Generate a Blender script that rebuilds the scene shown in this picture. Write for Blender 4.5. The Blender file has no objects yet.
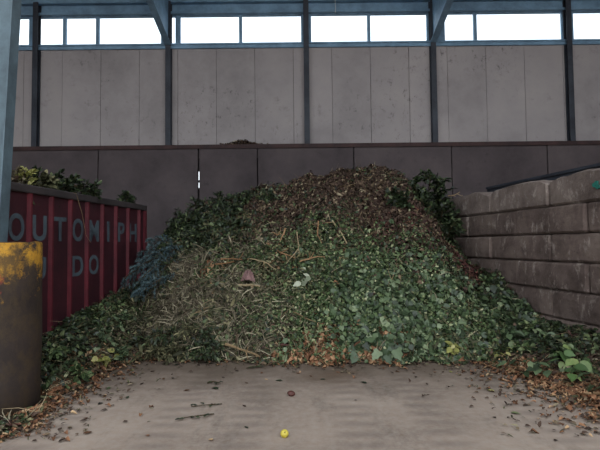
import bpy, bmesh, math, random
import numpy as np
from mathutils import Vector, Matrix, noise

random.seed(11)
rng = np.random.default_rng(11)
sc = bpy.context.scene
col = sc.collection

# ------------------------------------------------------------------ camera, sky, exposure
F, CAMZ, PITCH, ROLL = 470.0, 1.7, math.atan(20 / 470.0), math.radians(0.6)
cam_d = bpy.data.cameras.new('camera')
cam_d.sensor_width = 36.0
cam_d.lens = F / 600.0 * 36.0
cam_d.clip_end = 300
cam = bpy.data.objects.new('camera', cam_d)
col.objects.link(cam)
CAM_ROT = Matrix.Rotation(math.pi / 2 + PITCH, 3, 'X') @ Matrix.Rotation(-ROLL, 3, 'Z')
cam.matrix_world = Matrix.Translation((0, 0, CAMZ)) @ CAM_ROT.to_4x4()
sc.camera = cam

world = bpy.data.worlds.new('overcast_sky')
sc.world = world
world.use_nodes = True
bg = world.node_tree.nodes['Background']
bg.inputs['Color'].default_value = (0.86, 0.935, 1.0, 1)
bg.inputs['Strength'].default_value = 1.0
sc.view_settings.view_transform = 'Standard'
sc.view_settings.look = 'None'
sc.view_settings.gamma = 1.0
sc.view_settings.use_curve_mapping = False
sc.view_settings.exposure = 1.2
sc.cycles.max_bounces = 8
sc.cycles.diffuse_bounces = 5
sc.cycles.transparent_max_bounces = 12


def ray(px, py):
    return CAM_ROT @ Vector(((px - 300) / F, -(py - 225) / F, -1.0))


def at(px, py, Y):                      # the point at depth Y seen at a pixel
    d = ray(px, py)
    return Vector((0, 0, CAMZ)) + d * (Y / d.y)


def ground(px, py, z=0.0):
    d = ray(px, py)
    return Vector((0, 0, CAMZ)) + d * ((z - CAMZ) / d.z)


# ------------------------------------------------------------------ materials
def lin(c):
    def f(v):
        v /= 255.0
        return v / 12.92 if v <= 0.04045 else ((v + 0.055) / 1.055) ** 2.4
    return (f(c[0]), f(c[1]), f(c[2]), 1.0)


class NT:
    def __init__(self, name):
        self.m = bpy.data.materials.new(name)
        self.m.use_nodes = True
        self.t = self.m.node_tree
        self.b = self.t.nodes['Principled BSDF']
        self.out = self.t.nodes['Material Output']

    def n(self, typ, **kw):
        o = self.t.nodes.new(typ)
        for k, v in kw.items():
            if k in o.inputs:
                o.inputs[k].default_value = v
            else:
                setattr(o, k, v)
        return o

    def l(self, a, b):
        self.t.links.new(a, b)

    def coord(self, scale=(1, 1, 1), kind='Object'):
        c = self.n('ShaderNodeTexCoord')
        mp = self.n('ShaderNodeMapping')
        mp.inputs['Scale'].default_value = scale
        self.l(c.outputs[kind], mp.inputs['Vector'])
        return mp.outputs['Vector']

    def world(self, scale=(1, 1, 1)):
        g = self.n('ShaderNodeNewGeometry')
        mp = self.n('ShaderNodeMapping')
        mp.inputs['Scale'].default_value = scale
        self.l(g.outputs['Position'], mp.inputs['Vector'])
        return mp.outputs['Vector']

    def noise(self, vec, scale=1.0, detail=6.0, rough=0.6):
        o = self.n('ShaderNodeTexNoise')
        o.inputs['Scale'].default_value = scale
        o.inputs['Detail'].default_value = detail
        o.inputs['Roughness'].default_value = rough
        self.l(vec, o.inputs['Vector'])
        return o.outputs['Fac']

    def ramp(self, fac, stops):
        o = self.n('ShaderNodeValToRGB')
        e = o.color_ramp.elements
        while len(e) < len(stops):
            e.new(0.5)
        for q, (p, c) in zip(e, stops):
            q.position = p
            q.color = c if len(c) == 4 else lin(c)
        self.l(fac, o.inputs['Fac'])
        return o.outputs['Color']

    def mix(self, fac, a, b, mode='MIX'):
        o = self.n('ShaderNodeMix', data_type='RGBA', blend_type=mode)
        if isinstance(fac, (int, float)):
            o.inputs[0].default_value = fac
        else:
            self.l(fac, o.inputs[0])
        for s, v in ((6, a), (7, b)):
            if isinstance(v, tuple):
                o.inputs[s].default_value = v if len(v) == 4 else lin(v)
            else:
                self.l(v, o.inputs[s])
        return o.outputs[2]

    def bump(self, fac, strength=0.4, dist=0.02):
        o = self.n('ShaderNodeBump')
        o.inputs['Strength'].default_value = strength
        o.inputs['Distance'].default_value = dist
        self.l(fac, o.inputs['Height'])
        self.l(o.outputs['Normal'], self.b.inputs['Normal'])

    def done(self, color, rough=0.85, spec=0.3):
        if isinstance(color, tuple):
            self.b.inputs['Base Color'].default_value = color if len(color) == 4 else lin(color)
        else:
            self.l(color, self.b.inputs['Base Color'])
        self.b.inputs['Roughness'].default_value = rough
        self.b.inputs['Specular IOR Level'].default_value = spec
        return self.m


BW = lambda a, b: [(a, (0, 0, 0, 1)), (b, (1, 1, 1, 1))]
M = {}


def mk_floor():
    t = NT('concrete_floor')
    w = t.world()
    a = t.noise(w, 0.55, 5, 0.62)
    c = t.ramp(a, [(0.3, (124, 107, 95)), (0.5, (155, 136, 122)), (0.72, (176, 157, 142))])
    s = t.ramp(t.noise(t.world((1.0, 0.35, 1)), 1.6, 8, 0.7), BW(0.52, 0.72))
    c = t.mix(s, c, (104, 91, 82))
    f = t.ramp(t.noise(w, 14, 6, 0.7), BW(0.35, 0.75))
    c = t.mix(f, c, t.mix(0.5, c, (178, 168, 158)))
    # worn tyre tread bands running into the heap
    sx = t.n('ShaderNodeSeparateXYZ'); t.l(w, sx.inputs[0])
    wv = t.n('ShaderNodeTexWave', wave_type='BANDS', bands_direction='Y')
    wv.inputs['Scale'].default_value = 1.35; wv.inputs['Distortion'].default_value = 2.5
    wv.inputs['Detail'].default_value = 3
    t.l(w, wv.inputs['Vector'])
    tr = t.n('ShaderNodeMath', operation='PINGPONG'); tr.inputs[1].default_value = 0.9
    t.l(sx.outputs['X'], tr.inputs[0])
    tm = t.ramp(tr.outputs[0], [(0.25, (0, 0, 0, 1)), (0.45, (1, 1, 1, 1)), (0.62, (1, 1, 1, 1)), (0.8, (0, 0, 0, 1))])
    k = t.n('ShaderNodeMath', operation='MULTIPLY'); t.l(wv.outputs['Fac'], k.inputs[0]); t.l(tm, k.inputs[1])
    k2 = t.n('ShaderNodeMath', operation='MULTIPLY'); t.l(k.outputs[0], k2.inputs[0]); k2.inputs[1].default_value = 0.38
    c = t.mix(k2.outputs[0], c, (108, 96, 90))
    # damp brown stain of the heap's juice near its foot
    vd = t.n('ShaderNodeVectorMath', operation='DISTANCE'); vd.inputs[1].default_value = (0.35, 6.25, 0)
    t.l(w, vd.inputs[0])
    st = t.n('ShaderNodeMath', operation='ADD'); t.l(vd.outputs['Value'], st.inputs[0])
    nn = t.noise(w, 2.2, 6, 0.7); t.l(nn, st.inputs[1])
    sm = t.ramp(st.outputs[0], [(0.55, (0.75, 0.75, 0.75, 1)), (1.0, (0, 0, 0, 1))])
    c = t.mix(sm, c, (112, 84, 62))
    # dirt towards the heap foot
    my = t.n('ShaderNodeMath', operation='MULTIPLY_ADD'); my.inputs[1].default_value = 0.42; my.inputs[2].default_value = -2.25
    t.l(sx.outputs['Y'], my.inputs[0])
    ad = t.n('ShaderNodeMath', operation='ADD'); t.l(my.outputs[0], ad.inputs[0]); t.l(t.noise(w, 1.3, 7, 0.72), ad.inputs[1])
    dm = t.ramp(ad.outputs[0], [(0.45, (0, 0, 0, 1)), (1.0, (0.8, 0.8, 0.8, 1))])
    c = t.mix(dm, c, (98, 84, 72))
    t.bump(t.noise(w, 9, 8, 0.7), 0.35, 0.02)
    return t.done(c, 0.9, 0.2)


def mk_concrete(name, base, light, dark, streak=None, scale=1.0, bump=0.35, var=0.2, mould=None):
    t = NT(name)
    w = t.world()
    oi = t.n('ShaderNodeObjectInfo')
    a = t.noise(w, 0.9 * scale, 7, 0.66)
    c = t.ramp(a, [(0.3, dark), (0.5, base), (0.74, light)])
    sp = t.ramp(t.noise(w, 5 * scale, 6, 0.75), BW(0.58, 0.75))
    c = t.mix(sp, c, dark)
    if mould:
        k1 = t.ramp(t.noise(w, 0.5, 3, 0.5), BW(0.46, 0.62))
        k2 = t.ramp(t.noise(t.world((1.5, 1.5, 1.0)), 3.2, 9, 0.8), BW(0.55, 0.66))
        k3 = t.mix(1.0, k1, k2, 'MULTIPLY')
        c = t.mix(k3, c, mould)
    if streak:
        s = t.ramp(t.noise(t.world((1.9, 1.9, 1.0)), 2.6, 8, 0.76), BW(0.54, 0.76))
        c = t.mix(s, c, streak)
        s = t.ramp(t.noise(t.world((1.6, 1.6, 1.6)), 2.1, 7, 0.7), BW(0.5, 0.68))
        c = t.mix(s, c, t.mix(0.6, c, dark))
    v = t.n('ShaderNodeMath', operation='MULTIPLY_ADD'); v.inputs[1].default_value = var; v.inputs[2].default_value = 1.0 - var / 2
    t.l(oi.outputs['Random'], v.inputs[0])
    hs = t.n('ShaderNodeHueSaturation'); t.l(v.outputs[0], hs.inputs['Value']); t.l(c, hs.inputs['Color'])
    t.bump(t.noise(w, 16, 8, 0.75), bump, 0.02)
    return t.done(hs.outputs['Color'], 0.92, 0.15)


def mk_metal(name, base, dark, rust=None, rough=0.6, rust_at=(0.6, 0.75)):
    t = NT(name)
    w = t.world()
    c = t.ramp(t.noise(w, 1.7, 7, 0.7), [(0.35, dark), (0.62, base)])
    if rust:
        c = t.mix(t.ramp(t.noise(t.world((3, 3, 0.9)), 3.0, 8, 0.75), BW(*rust_at)), c, rust)
    t.bump(t.noise(w, 25, 5, 0.6), 0.12, 0.01)
    return t.done(c, rough, 0.35)


def mk_leaf(name, stops, rough=0.55, spec=0.3, trans=0.0):
    t = NT(name)
    a = t.n('ShaderNodeAttribute', attribute_name='rnd')
    oi = t.n('ShaderNodeObjectInfo')
    ad = t.n('ShaderNodeMath', operation='ADD'); t.l(a.outputs['Fac'], ad.inputs[0]); t.l(oi.outputs['Random'], ad.inputs[1])
    fr = t.n('ShaderNodeMath', operation='FRACT'); t.l(ad.outputs[0], fr.inputs[0])
    c = t.ramp(fr.outputs[0], stops)
    nz = t.noise(t.world(), 30, 3, 0.6)
    c = t.mix(t.ramp(nz, BW(0.35, 0.8)), c, t.mix(0.35, c, (60, 55, 35)))
    if trans:
        t.b.inputs['Subsurface Weight'].default_value = 0.0
    return t.done(c, rough, spec)


M['floor'] = mk_floor()
M['panel'] = mk_concrete('pale_wall_sheet', (166, 158, 157), (178, 169, 166), (146, 139, 138), None, 0.5, 0.15, 0.06, (84, 78, 78))
M['dark_panel'] = mk_concrete('dark_stained_concrete', (88, 79, 80), (102, 92, 91), (72, 65, 66), None, 0.6, 0.2, 0.08)
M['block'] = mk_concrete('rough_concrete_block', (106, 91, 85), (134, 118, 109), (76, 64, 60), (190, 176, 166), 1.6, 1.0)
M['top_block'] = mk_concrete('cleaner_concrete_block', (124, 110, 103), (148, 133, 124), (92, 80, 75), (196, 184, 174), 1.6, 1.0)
M['steel'] = mk_metal('glow_tinted_blue_grey_steel', (134, 168, 194), (106, 134, 156), (92, 98, 104), 0.55, (0.66, 0.8))  # blue-grey paint made lighter and bluer, window glow put into the colour
M['dark_steel'] = mk_metal('dark_steel', (62, 66, 74), (44, 46, 54), (62, 50, 46), 0.6)
M['column_steel'] = mk_metal('painted_column_steel', (102, 121, 130), (74, 86, 94), (74, 62, 56), 0.55, (0.62, 0.8))
M['rust_steel'] = mk_metal('rusty_ledge_steel', (74, 52, 50), (50, 38, 38), (86, 56, 46), 0.75)
M['red'] = mk_metal('dark_red_container_paint', (71, 34, 41), (54, 28, 34), (48, 33, 33), 0.55, (0.56, 0.75))
M['red_rib'] = mk_metal('red_container_rib_paint', (106, 39, 48), (82, 32, 40), (60, 35, 35), 0.5, (0.6, 0.8))
M['letter'] = mk_metal('faded_blue_grey_lettering', (86, 98, 106), (68, 76, 84), (70, 44, 48), 0.7, (0.52, 0.75))
M['rim'] = mk_metal('grimy_container_rim', (72, 64, 64), (48, 44, 45), (70, 50, 44), 0.65)
M['roof'] = mk_metal('roof_sheet', (120, 124, 126), (100, 104, 106), None, 0.7)
M['white'] = mk_metal('white_plastic', (215, 218, 220), (190, 194, 196), None, 0.5)
M['teal'] = mk_metal('teal_paint', (44, 118, 104), (34, 88, 80), None, 0.7)
M['soil'] = mk_concrete('dark_rotting_matter', (44, 38, 28), (60, 50, 36), (26, 22, 17), None, 3.0, 0.9)


def mk_collar():
    t = NT('worn_yellow_pipe_paint')
    w = t.world()
    g = t.n('ShaderNodeSeparateXYZ'); t.l(w, g.inputs[0])
    base = t.ramp(t.noise(w, 2.2, 8, 0.7), [(0.3, (44, 37, 35)), (0.7, (70, 58, 52))])
    yel = t.ramp(t.noise(w, 5, 6, 0.7), [(0.3, (150, 104, 34)), (0.6, (206, 152, 52)), (0.8, (160, 128, 74))])
    zz = t.n('ShaderNodeMath', operation='MULTIPLY_ADD'); zz.inputs[1].default_value = 0.36; zz.inputs[2].default_value = -0.40
    t.l(g.outputs['Z'], zz.inputs[0])
    ad = t.n('ShaderNodeMath', operation='ADD'); t.l(zz.outputs[0], ad.inputs[0])
    t.l(t.noise(t.world((1.0, 1.0, 1.3)), 3.6, 9, 0.78), ad.inputs[1])
    # less yellow, more dark base on the flank towards the heap
    xx = t.n('ShaderNodeMath', operation='MULTIPLY_ADD'); xx.inputs[1].default_value = -0.5; xx.inputs[2].default_value = -1.58
    t.l(g.outputs['X'], xx.inputs[0])
    ad2 = t.n('ShaderNodeMath', operation='ADD'); t.l(ad.outputs[0], ad2.inputs[0]); t.l(xx.outputs[0], ad2.inputs[1])
    c = t.mix(t.ramp(ad2.outputs[0], BW(0.47, 0.57)), base, yel)
    c = t.mix(t.ramp(t.noise(t.world((1.0, 1.0, 0.8)), 4.5, 8, 0.8), [(0.46, (0, 0, 0, 1)), (0.6, (0.85, 0.85, 0.85, 1))]), c, (74, 60, 44))
    d = t.n('ShaderNodeVectorMath', operation='DISTANCE'); d.inputs[1].default_value = (-3.12, 4.62, 1.38)
    t.l(w, d.inputs[0])
    d2 = t.n('ShaderNodeMath', operation='MULTIPLY_ADD'); d2.inputs[1].default_value = 1.0
    t.l(d.outputs['Value'], d2.inputs[0])
    nz = t.n('ShaderNodeMath', operation='MULTIPLY'); nz.inputs[1].default_value = 0.35
    t.l(t.noise(w, 6, 5, 0.7), nz.inputs[0]); t.l(nz.outputs[0], d2.inputs[2])
    c = t.mix(t.ramp(d2.outputs[0], [(0.24, (1, 1, 1, 1)), (0.36, (0, 0, 0, 1))]), c, (205, 84, 52))
    t.bump(t.noise(w, 12, 7, 0.7), 0.35, 0.02)
    return t.done(c, 0.7, 0.3)


M['collar'] = mk_collar()


def mk_glass():
    t = NT('window_sheet_glazing')
    tr = t.n('ShaderNodeBsdfTransparent'); tr.inputs['Color'].default_value = (0.93, 0.97, 1.0, 1)
    gl = t.n('ShaderNodeBsdfGlossy'); gl.inputs['Roughness'].default_value = 0.1
    mx = t.n('ShaderNodeMixShader'); mx.inputs[0].default_value = 0.06
    t.l(tr.outputs[0], mx.inputs[1]); t.l(gl.outputs[0], mx.inputs[2]); t.l(mx.outputs[0], t.out.inputs['Surface'])
    return t.m


M['glass'] = mk_glass()
M['dead'] = mk_leaf('dead_brown_leaf', [(0.0, (50, 38, 34)), (0.4, (76, 58, 51)), (0.75, (98, 78, 67)), (0.92, (132, 112, 90)), (1.0, (176, 160, 132))], 0.75, 0.2)
M['green'] = mk_leaf('mid_green_leaf', [(0.0, (38, 50, 32)), (0.4, (64, 84, 50)), (0.75, (92, 110, 68)), (0.92, (136, 146, 102)), (1.0, (188, 184, 146))], 0.55)
M['ivy'] = mk_leaf('blue_green_ivy_leaf', [(0.0, (40, 52, 36)), (0.4, (62, 80, 53)), (0.75, (90, 108, 76)), (1.0, (136, 148, 112))], 0.42, 0.45)
M['darkleaf'] = mk_leaf('dark_evergreen_leaf', [(0.0, (24, 32, 22)), (0.5, (40, 54, 34)), (0.85, (62, 78, 48)), (1.0, (116, 126, 86))], 0.45, 0.4)
M['hay'] = mk_leaf('dry_grey_hay', [(0.0, (62, 54, 46)), (0.4, (98, 88, 74)), (0.75, (136, 124, 104)), (1.0, (190, 178, 150))], 0.8, 0.15)
M['moss'] = mk_leaf('olive_clipping', [(0.0, (50, 50, 36)), (0.5, (80, 80, 57)), (0.85, (112, 110, 80)), (1.0, (158, 148, 112))], 0.7, 0.2)
M['spruce'] = mk_leaf('blue_spruce_needle', [(0.0, (46, 62, 66)), (0.5, (74, 96, 102)), (1.0, (112, 136, 140))], 0.6, 0.25)
M['rust_leaf'] = mk_leaf('orange_fallen_leaf', [(0.0, (94, 64, 47)), (0.4, (134, 92, 67)), (0.75, (172, 125, 93)), (1.0, (212, 176, 136))], 0.7, 0.2)
M['fresh'] = mk_leaf('fresh_green_leaf', [(0.0, (60, 84, 48)), (0.6, (88, 116, 66)), (1.0, (144, 156, 98))], 0.45, 0.4)
M['pale'] = mk_leaf('pale_silvery_leaf', [(0.0, (120, 128, 104)), (0.6, (152, 158, 134)), (1.0, (184, 186, 164))], 0.6, 0.3)
M['redbrown'] = mk_leaf('dark_red_leaf', [(0.0, (56, 34, 34)), (0.6, (86, 50, 48)), (1.0, (120, 78, 66))], 0.65, 0.25)
M['yellow_leaf'] = mk_leaf('yellow_green_leaf', [(0.0, (116, 118, 60)), (0.6, (150, 148, 82)), (1.0, (182, 174, 116))], 0.6)
M['wood'] = mk_leaf('pale_stick_bark', [(0.0, (122, 100, 74)), (0.6, (156, 132, 100)), (1.0, (184, 164, 130))], 0.8, 0.15)
M['twig'] = mk_leaf('mixed_twig_bark', [(0.0, (70, 56, 42)), (0.5, (104, 86, 64)), (0.85, (146, 124, 94)), (1.0, (182, 164, 132))], 0.8, 0.15)
M['orange_wood'] = mk_leaf('orange_twig_bark', [(0.0, (124, 92, 66)), (0.6, (154, 116, 84)), (1.0, (182, 146, 110))], 0.75, 0.15)
M['dark_wood'] = mk_leaf('dark_stem_bark', [(0.0, (54, 44, 34)), (1.0, (84, 70, 52))], 0.85, 0.1)
M['pink'] = mk_metal('pink_brown_scrap', (150, 116, 112), (112, 84, 82), None, 0.6)


def mk_apple():
    t = NT('yellow_apple_skin')
    c = t.ramp(t.noise(t.coord((1, 1, 1)), 14, 4, 0.6), [(0.3, (170, 150, 52)), (0.55, (204, 184, 72)), (0.8, (190, 132, 58))])
    return t.done(c, 0.35, 0.4)


M['apple'] = mk_apple()
M['fruit'] = mk_metal('rotten_brown_fruit', (112, 62, 52), (70, 40, 36), None, 0.5)


# ------------------------------------------------------------------ builders
def link(o, parent=None):
    col.objects.link(o)
    if parent is not None:
        o.parent = parent
    return o


def tag(o, label=None, cat=None, group=None, kind=None):
    if label: o['label'] = label
    if cat: o['category'] = cat
    if group: o['group'] = group
    if kind: o['kind'] = kind
    return o


def empty(name, loc=(0, 0, 0), rz=0.0):
    o = bpy.data.objects.new(name, None)
    o.location = loc
    o.rotation_euler = (0, 0, rz)
    o.empty_display_size = 0.2
    return link(o)


def mesh_obj(name, me, mat, parent=None):
    if mat is not None and not me.materials:
        me.materials.append(M[mat])
    return link(bpy.data.objects.new(name, me), parent)


class MB:
    """collects shapes into one mesh"""
    def __init__(self):
        self.bm = bmesh.new()

    def box(self, x0, x1, y0, y1, z0, z1, mat=None):
        v = [self.bm.verts.new(p) for p in ((x0, y0, z0), (x1, y0, z0), (x1, y1, z0), (x0, y1, z0), (x0, y0, z1), (x1, y0, z1), (x1, y1, z1), (x0, y1, z1))]
        if mat is not None:
            for q in v: q.co = mat @ q.co
        for f in ((3, 2, 1, 0), (4, 5, 6, 7), (0, 1, 5, 4), (1, 2, 6, 5), (2, 3, 7, 6), (3, 0, 4, 7)):
            self.bm.faces.new([v[i] for i in f])
        return v

    def hexa(self, pts):
        v = [self.bm.verts.new(p) for p in pts]
        for f in ((3, 2, 1, 0), (4, 5, 6, 7), (0, 1, 5, 4), (1, 2, 6, 5), (2, 3, 7, 6), (3, 0, 4, 7)):
            self.bm.faces.new([v[i] for i in f])

    def tube(self, pts, radii, n=8):
        pts = [Vector(p) for p in pts]
        rings = []
        for i, p in enumerate(pts):
            d = (pts[min(i + 1, len(pts) - 1)] - pts[max(i - 1, 0)]).normalized()
            a = d.cross(Vector((0.13, 0.31, 0.94)))
            if a.length < 1e-3: a = d.cross(Vector((1, 0, 0)))
            a.normalize(); b = d.cross(a)
            r = radii[i] if isinstance(radii, (list, tuple)) else radii
            rings.append([self.bm.verts.new(p + (a * math.cos(2 * math.pi * k / n) + b * math.sin(2 * math.pi * k / n)) * r) for k in range(n)])
        for A, B in zip(rings, rings[1:]):
            for k in range(n):
                self.bm.faces.new((A[k], A[(k + 1) % n], B[(k + 1) % n], B[k]))
        self.bm.faces.new(rings[0][::-1]); self.bm.faces.new(rings[-1])

    def lathe(self, prof, n=32, c=(0, 0, 0)):
        rings = []
        for r, z in prof:
            if r < 1e-6:
                rings.append([self.bm.verts.new((c[0], c[1], c[2] + z))])
            else:
                rings.append([self.bm.verts.new((c[0] + r * math.cos(2 * math.pi * k / n), c[1] + r * math.sin(2 * math.pi * k / n), c[2] + z)) for k in range(n)])
        for A, B in zip(rings, rings[1:]):
            for k in range(n):
                a, b = A[k % len(A)], A[(k + 1) % len(A)]
                d, e = B[k % len(B)], B[(k + 1) % len(B)]
                vs = []
                for q in (a, b, e, d):
                    if q not in vs: vs.append(q)
                if len(vs) > 2: self.bm.faces.new(vs)

    def bevel(self, w, seg=2):
        bmesh.ops.bevel(self.bm, geom=list(self.bm.edges), offset=w, segments=seg, affect='EDGES', profile=0.5)

    def mesh(self, name, smooth=False):
        bmesh.ops.recalc_face_normals(self.bm, faces=self.bm.faces)
        me = bpy.data.meshes.new(name)
        self.bm.to_mesh(me); self.bm.free()
        if smooth:
            me.polygons.foreach_set('use_smooth', [True] * len(me.polygons))
        return me

    def build(self, name, mat, parent=None, smooth=False):
        return mesh_obj(name, self.mesh(name, smooth), mat, parent)


def structure(o):
    o['kind'] = 'structure'
    return o


# ------------------------------------------------------------------ room shell
WU, WL = 15.0, 14.6                       # depth of the upper wall face and of the lower push wall face
Z_LEDGE = at(306, 145, WL).z
Z_SILL, Z_HEAD = at(306, 42.7, WU).z, at(306, 13.2, WU).z
XH = 14.0
ROOF0, ROOFS = 9.75, 0.2                  # roof underside at the wall and its rise towards the open front

b = MB(); b.box(-16, 16, -14, 15.4, -0.3, 0.0)
structure(b.build('floor', 'floor'))
b = MB(); b.box(-120, 120, -120, 120, -0.6, -0.32)
structure(b.build('ground', 'floor'))

wb = structure(empty('wall_back', (0, WU, 0)))
# backing behind the sheets, with the one open slit where daylight shows
slx = at(199.3, 178, WL).x
sz0, sz1 = at(199, 188, WL).z, at(199, 171, WL).z
b = MB()
sxa, sxb = slx * (WU + .24) / WL - .03, slx * (WU + .06) / WL + .03
sz0, sz1 = CAMZ + (sz0 - CAMZ) * (WU + .1) / WL, CAMZ + (sz1 - CAMZ) * (WU + .1) / WL
b.box(-XH, sxa, 0.06, 0.22, 0, Z_SILL)
b.box(sxb, XH, 0.06, 0.22, 0, Z_SILL)
b.box(sxa, sxb, 0.06, 0.22, 0, sz0)
b.box(sxa, sxb, 0.06, 0.22, sz0 + .19, sz0 + .25)
b.box(sxa, sxb, 0.06, 0.22, sz1, Z_SILL)
b.build('backing_wall', 'dark_panel', wb)
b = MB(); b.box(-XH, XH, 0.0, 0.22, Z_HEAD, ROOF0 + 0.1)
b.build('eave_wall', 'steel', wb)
pitch = 39.1 / F * WU
x = at(62, 100, WU).x - 6 * pitch
me_panel = None
while x < XH - pitch:
    if me_panel is None:
        b = MB(); b.box(0.005, pitch - 0.005, 0.0, 0.06, Z_LEDGE - 0.3, Z_SILL - 0.02)
        b.bevel(0.004, 1)
        me_panel = b.mesh('sheet')
    o = mesh_obj('wall_sheet', me_panel, 'panel', wb)
    o.location = (x, random.uniform(-0.004, 0.004), 0)
    x += pitch

# lower push wall of wide dark slabs
wl = structure(empty('wall_push', (0, WL, 0)))
jx = [at(p, 170, WL).x for p in (98, 198.5, 257.5, 354, 452, 548)]
step = jx[4] - jx[3]
edges = [jx[0] - 2 * step, jx[0] - step] + jx + [jx[-1] + step, jx[-1] + 2 * step]
for a, c in zip(edges, edges[1:]):
    b = MB(); b.box(a + (0.025 if a == jx[1] else 0.014), c - (0.025 if c == jx[1] else 0.014), 0, 0.16, 0, Z_LEDGE - 0.03); b.bevel(0.008, 1)
    b.build('concrete_slab', 'dark_panel', wl).location = (0, random.uniform(-0.01, 0.01), 0)
# ledge on top of the push wall
b = MB(); b.box(-XH, XH, WL - 0.05, WL + 0.34, Z_LEDGE - 0.03, Z_LEDGE + 0.035)
b.box(-XH, XH, WL - 0.05, WL - 0.035, Z_LEDGE - 0.09, Z_LEDGE - 0.03)
structure(b.build('trim_1', 'rust_steel'))
# sill and head rails of the window strip
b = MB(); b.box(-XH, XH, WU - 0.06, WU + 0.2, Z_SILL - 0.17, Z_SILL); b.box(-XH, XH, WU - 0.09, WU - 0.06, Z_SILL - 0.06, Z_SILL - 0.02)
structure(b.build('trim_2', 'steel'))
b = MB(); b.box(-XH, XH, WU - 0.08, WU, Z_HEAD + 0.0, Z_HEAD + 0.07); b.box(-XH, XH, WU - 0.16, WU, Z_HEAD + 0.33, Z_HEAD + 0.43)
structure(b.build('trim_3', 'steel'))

# shed side walls and roof, open front; roof cut short to light the floor
for nm, sx in (('wall_left', -1), ('wall_right_side', 1)):
    b = MB(); b.box(min(sx * XH, sx * (XH + .2)), max(sx * XH, sx * (XH + .2)), -2, WU + .2, 0, 12.6)
    structure(b.build(nm, 'dark_panel'))
b = MB()
ya, yb = WU + 0.3, 2.6
za, zb = ROOF0, ROOF0 + ROOFS * (ya - yb)
b.hexa([(-XH, yb, zb), (XH, yb, zb), (XH, ya, za), (-XH, ya, za), (-XH, yb, zb + .1), (XH, yb, zb + .1), (XH, ya, za + .1), (-XH, ya, za + .1)])
structure(b.build('ceiling', 'roof'))

# window strip: one window per bay
bays = [([-60, -20, 29.5], 0), ([38.5, 64.5, 97.5, 161.5], 0), ([168.5, 176], 0), ([179.8, 240.5, 301.5], 0),
        ([310.7, 368.8, 427.3], 0), ([444.3, 475.3, 562.3], 0), ([573, 640, 690], 0)]
for i, (ps, _) in enumerate(bays):
    xs = [at(p, 29, WU + 0.05).x for p in ps]
    w = structure(empty('window_%d' % (i + 1), (0, WU + 0.05, 0)))
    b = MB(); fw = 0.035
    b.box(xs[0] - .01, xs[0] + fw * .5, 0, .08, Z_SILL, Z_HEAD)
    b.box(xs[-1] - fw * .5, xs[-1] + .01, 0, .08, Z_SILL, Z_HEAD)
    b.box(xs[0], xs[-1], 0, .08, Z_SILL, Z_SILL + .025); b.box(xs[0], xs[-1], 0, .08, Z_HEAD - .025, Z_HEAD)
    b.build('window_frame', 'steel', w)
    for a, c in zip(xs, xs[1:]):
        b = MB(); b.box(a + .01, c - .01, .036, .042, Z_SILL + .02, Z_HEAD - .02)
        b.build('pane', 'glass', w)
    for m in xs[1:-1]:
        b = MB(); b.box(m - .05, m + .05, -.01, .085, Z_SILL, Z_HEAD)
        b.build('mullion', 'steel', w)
# solid piers between the window bays
for k, (p0, p1) in enumerate(((29.5, 38.5), (161.5, 168.5), (176, 179.8), (301.5, 310.7), (427.3, 444.3), (562.3, 573))):
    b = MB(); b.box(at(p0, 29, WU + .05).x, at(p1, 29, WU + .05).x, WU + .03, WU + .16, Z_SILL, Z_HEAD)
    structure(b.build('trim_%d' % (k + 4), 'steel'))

# steel posts in front of the upper wall
post_names = ['far left of the five, left of the narrow double windows', 'below the left sloping rafter',
              'in the middle, straight behind the heap top', 'below the right sloping rafter', 'far right of the five, above the block wall']
posts = []
for px, nm in zip((36, 168.7, 306.8, 433.8, 570), post_names):
    X = at(px, 100, WU - 0.1).x
    t = tag(empty('steel_post', (X, WU - 0.1, 0)), 'dark steel wall post ' + nm, 'post', 'steel posts along the back wall')
    hw = 0.085
    b = MB(); b.box(-hw, hw, -.1, -.085, 0, ROOF0 - .15); b.build('flange', 'dark_steel', t)
    b = MB(); b.box(-.006, .006, -.085, .075, 0, ROOF0 - .15); b.build('web', 'dark_steel', t)
    b = MB(); b.box(-hw, hw, .075, .09, 0, ROOF0 - .15); b.build('flange', 'dark_steel', t)
    posts.append(X)

# two sloping rafters that run from the posts up towards the open front
for X, nm in ((posts[1], 'left'), (posts[3], 'right')):
    t = tag(empty('roof_rafter', (X, WU - .2, 0)), 'blue grey steel roof rafter rising from the post at the %s of the windows' % nm, 'rafter', 'roof rafters')
    y0, y1 = 0.0, -(WU - .2 - yb - .4)
    zb0 = 8.15
    s = ROOFS
    L = y1
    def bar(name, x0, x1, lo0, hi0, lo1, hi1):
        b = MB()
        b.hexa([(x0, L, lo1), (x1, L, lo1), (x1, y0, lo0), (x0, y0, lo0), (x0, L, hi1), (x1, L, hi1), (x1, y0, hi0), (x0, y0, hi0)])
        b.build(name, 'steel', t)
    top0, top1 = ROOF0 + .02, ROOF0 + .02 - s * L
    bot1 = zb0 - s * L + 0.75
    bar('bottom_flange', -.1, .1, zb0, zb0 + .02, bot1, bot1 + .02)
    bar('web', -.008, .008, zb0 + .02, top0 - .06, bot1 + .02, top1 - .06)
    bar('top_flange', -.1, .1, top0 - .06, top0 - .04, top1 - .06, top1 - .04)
# thin white cable hanging at the eave
p = at(335, 0, WU - .25)
b = MB(); b.tube([(p.x - .03, p.y, ROOF0 - .02), (p.x, p.y, p.z), (p.x + .015, p.y, at(335, 8, WU - .25).z), (p.x, p.y, at(335, 13, WU - .25).z)], .013, 6)
tag(b.build('hanging_cable', 'white'), 'thin white cable end hanging above the window right of the middle post', 'cable')

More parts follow.
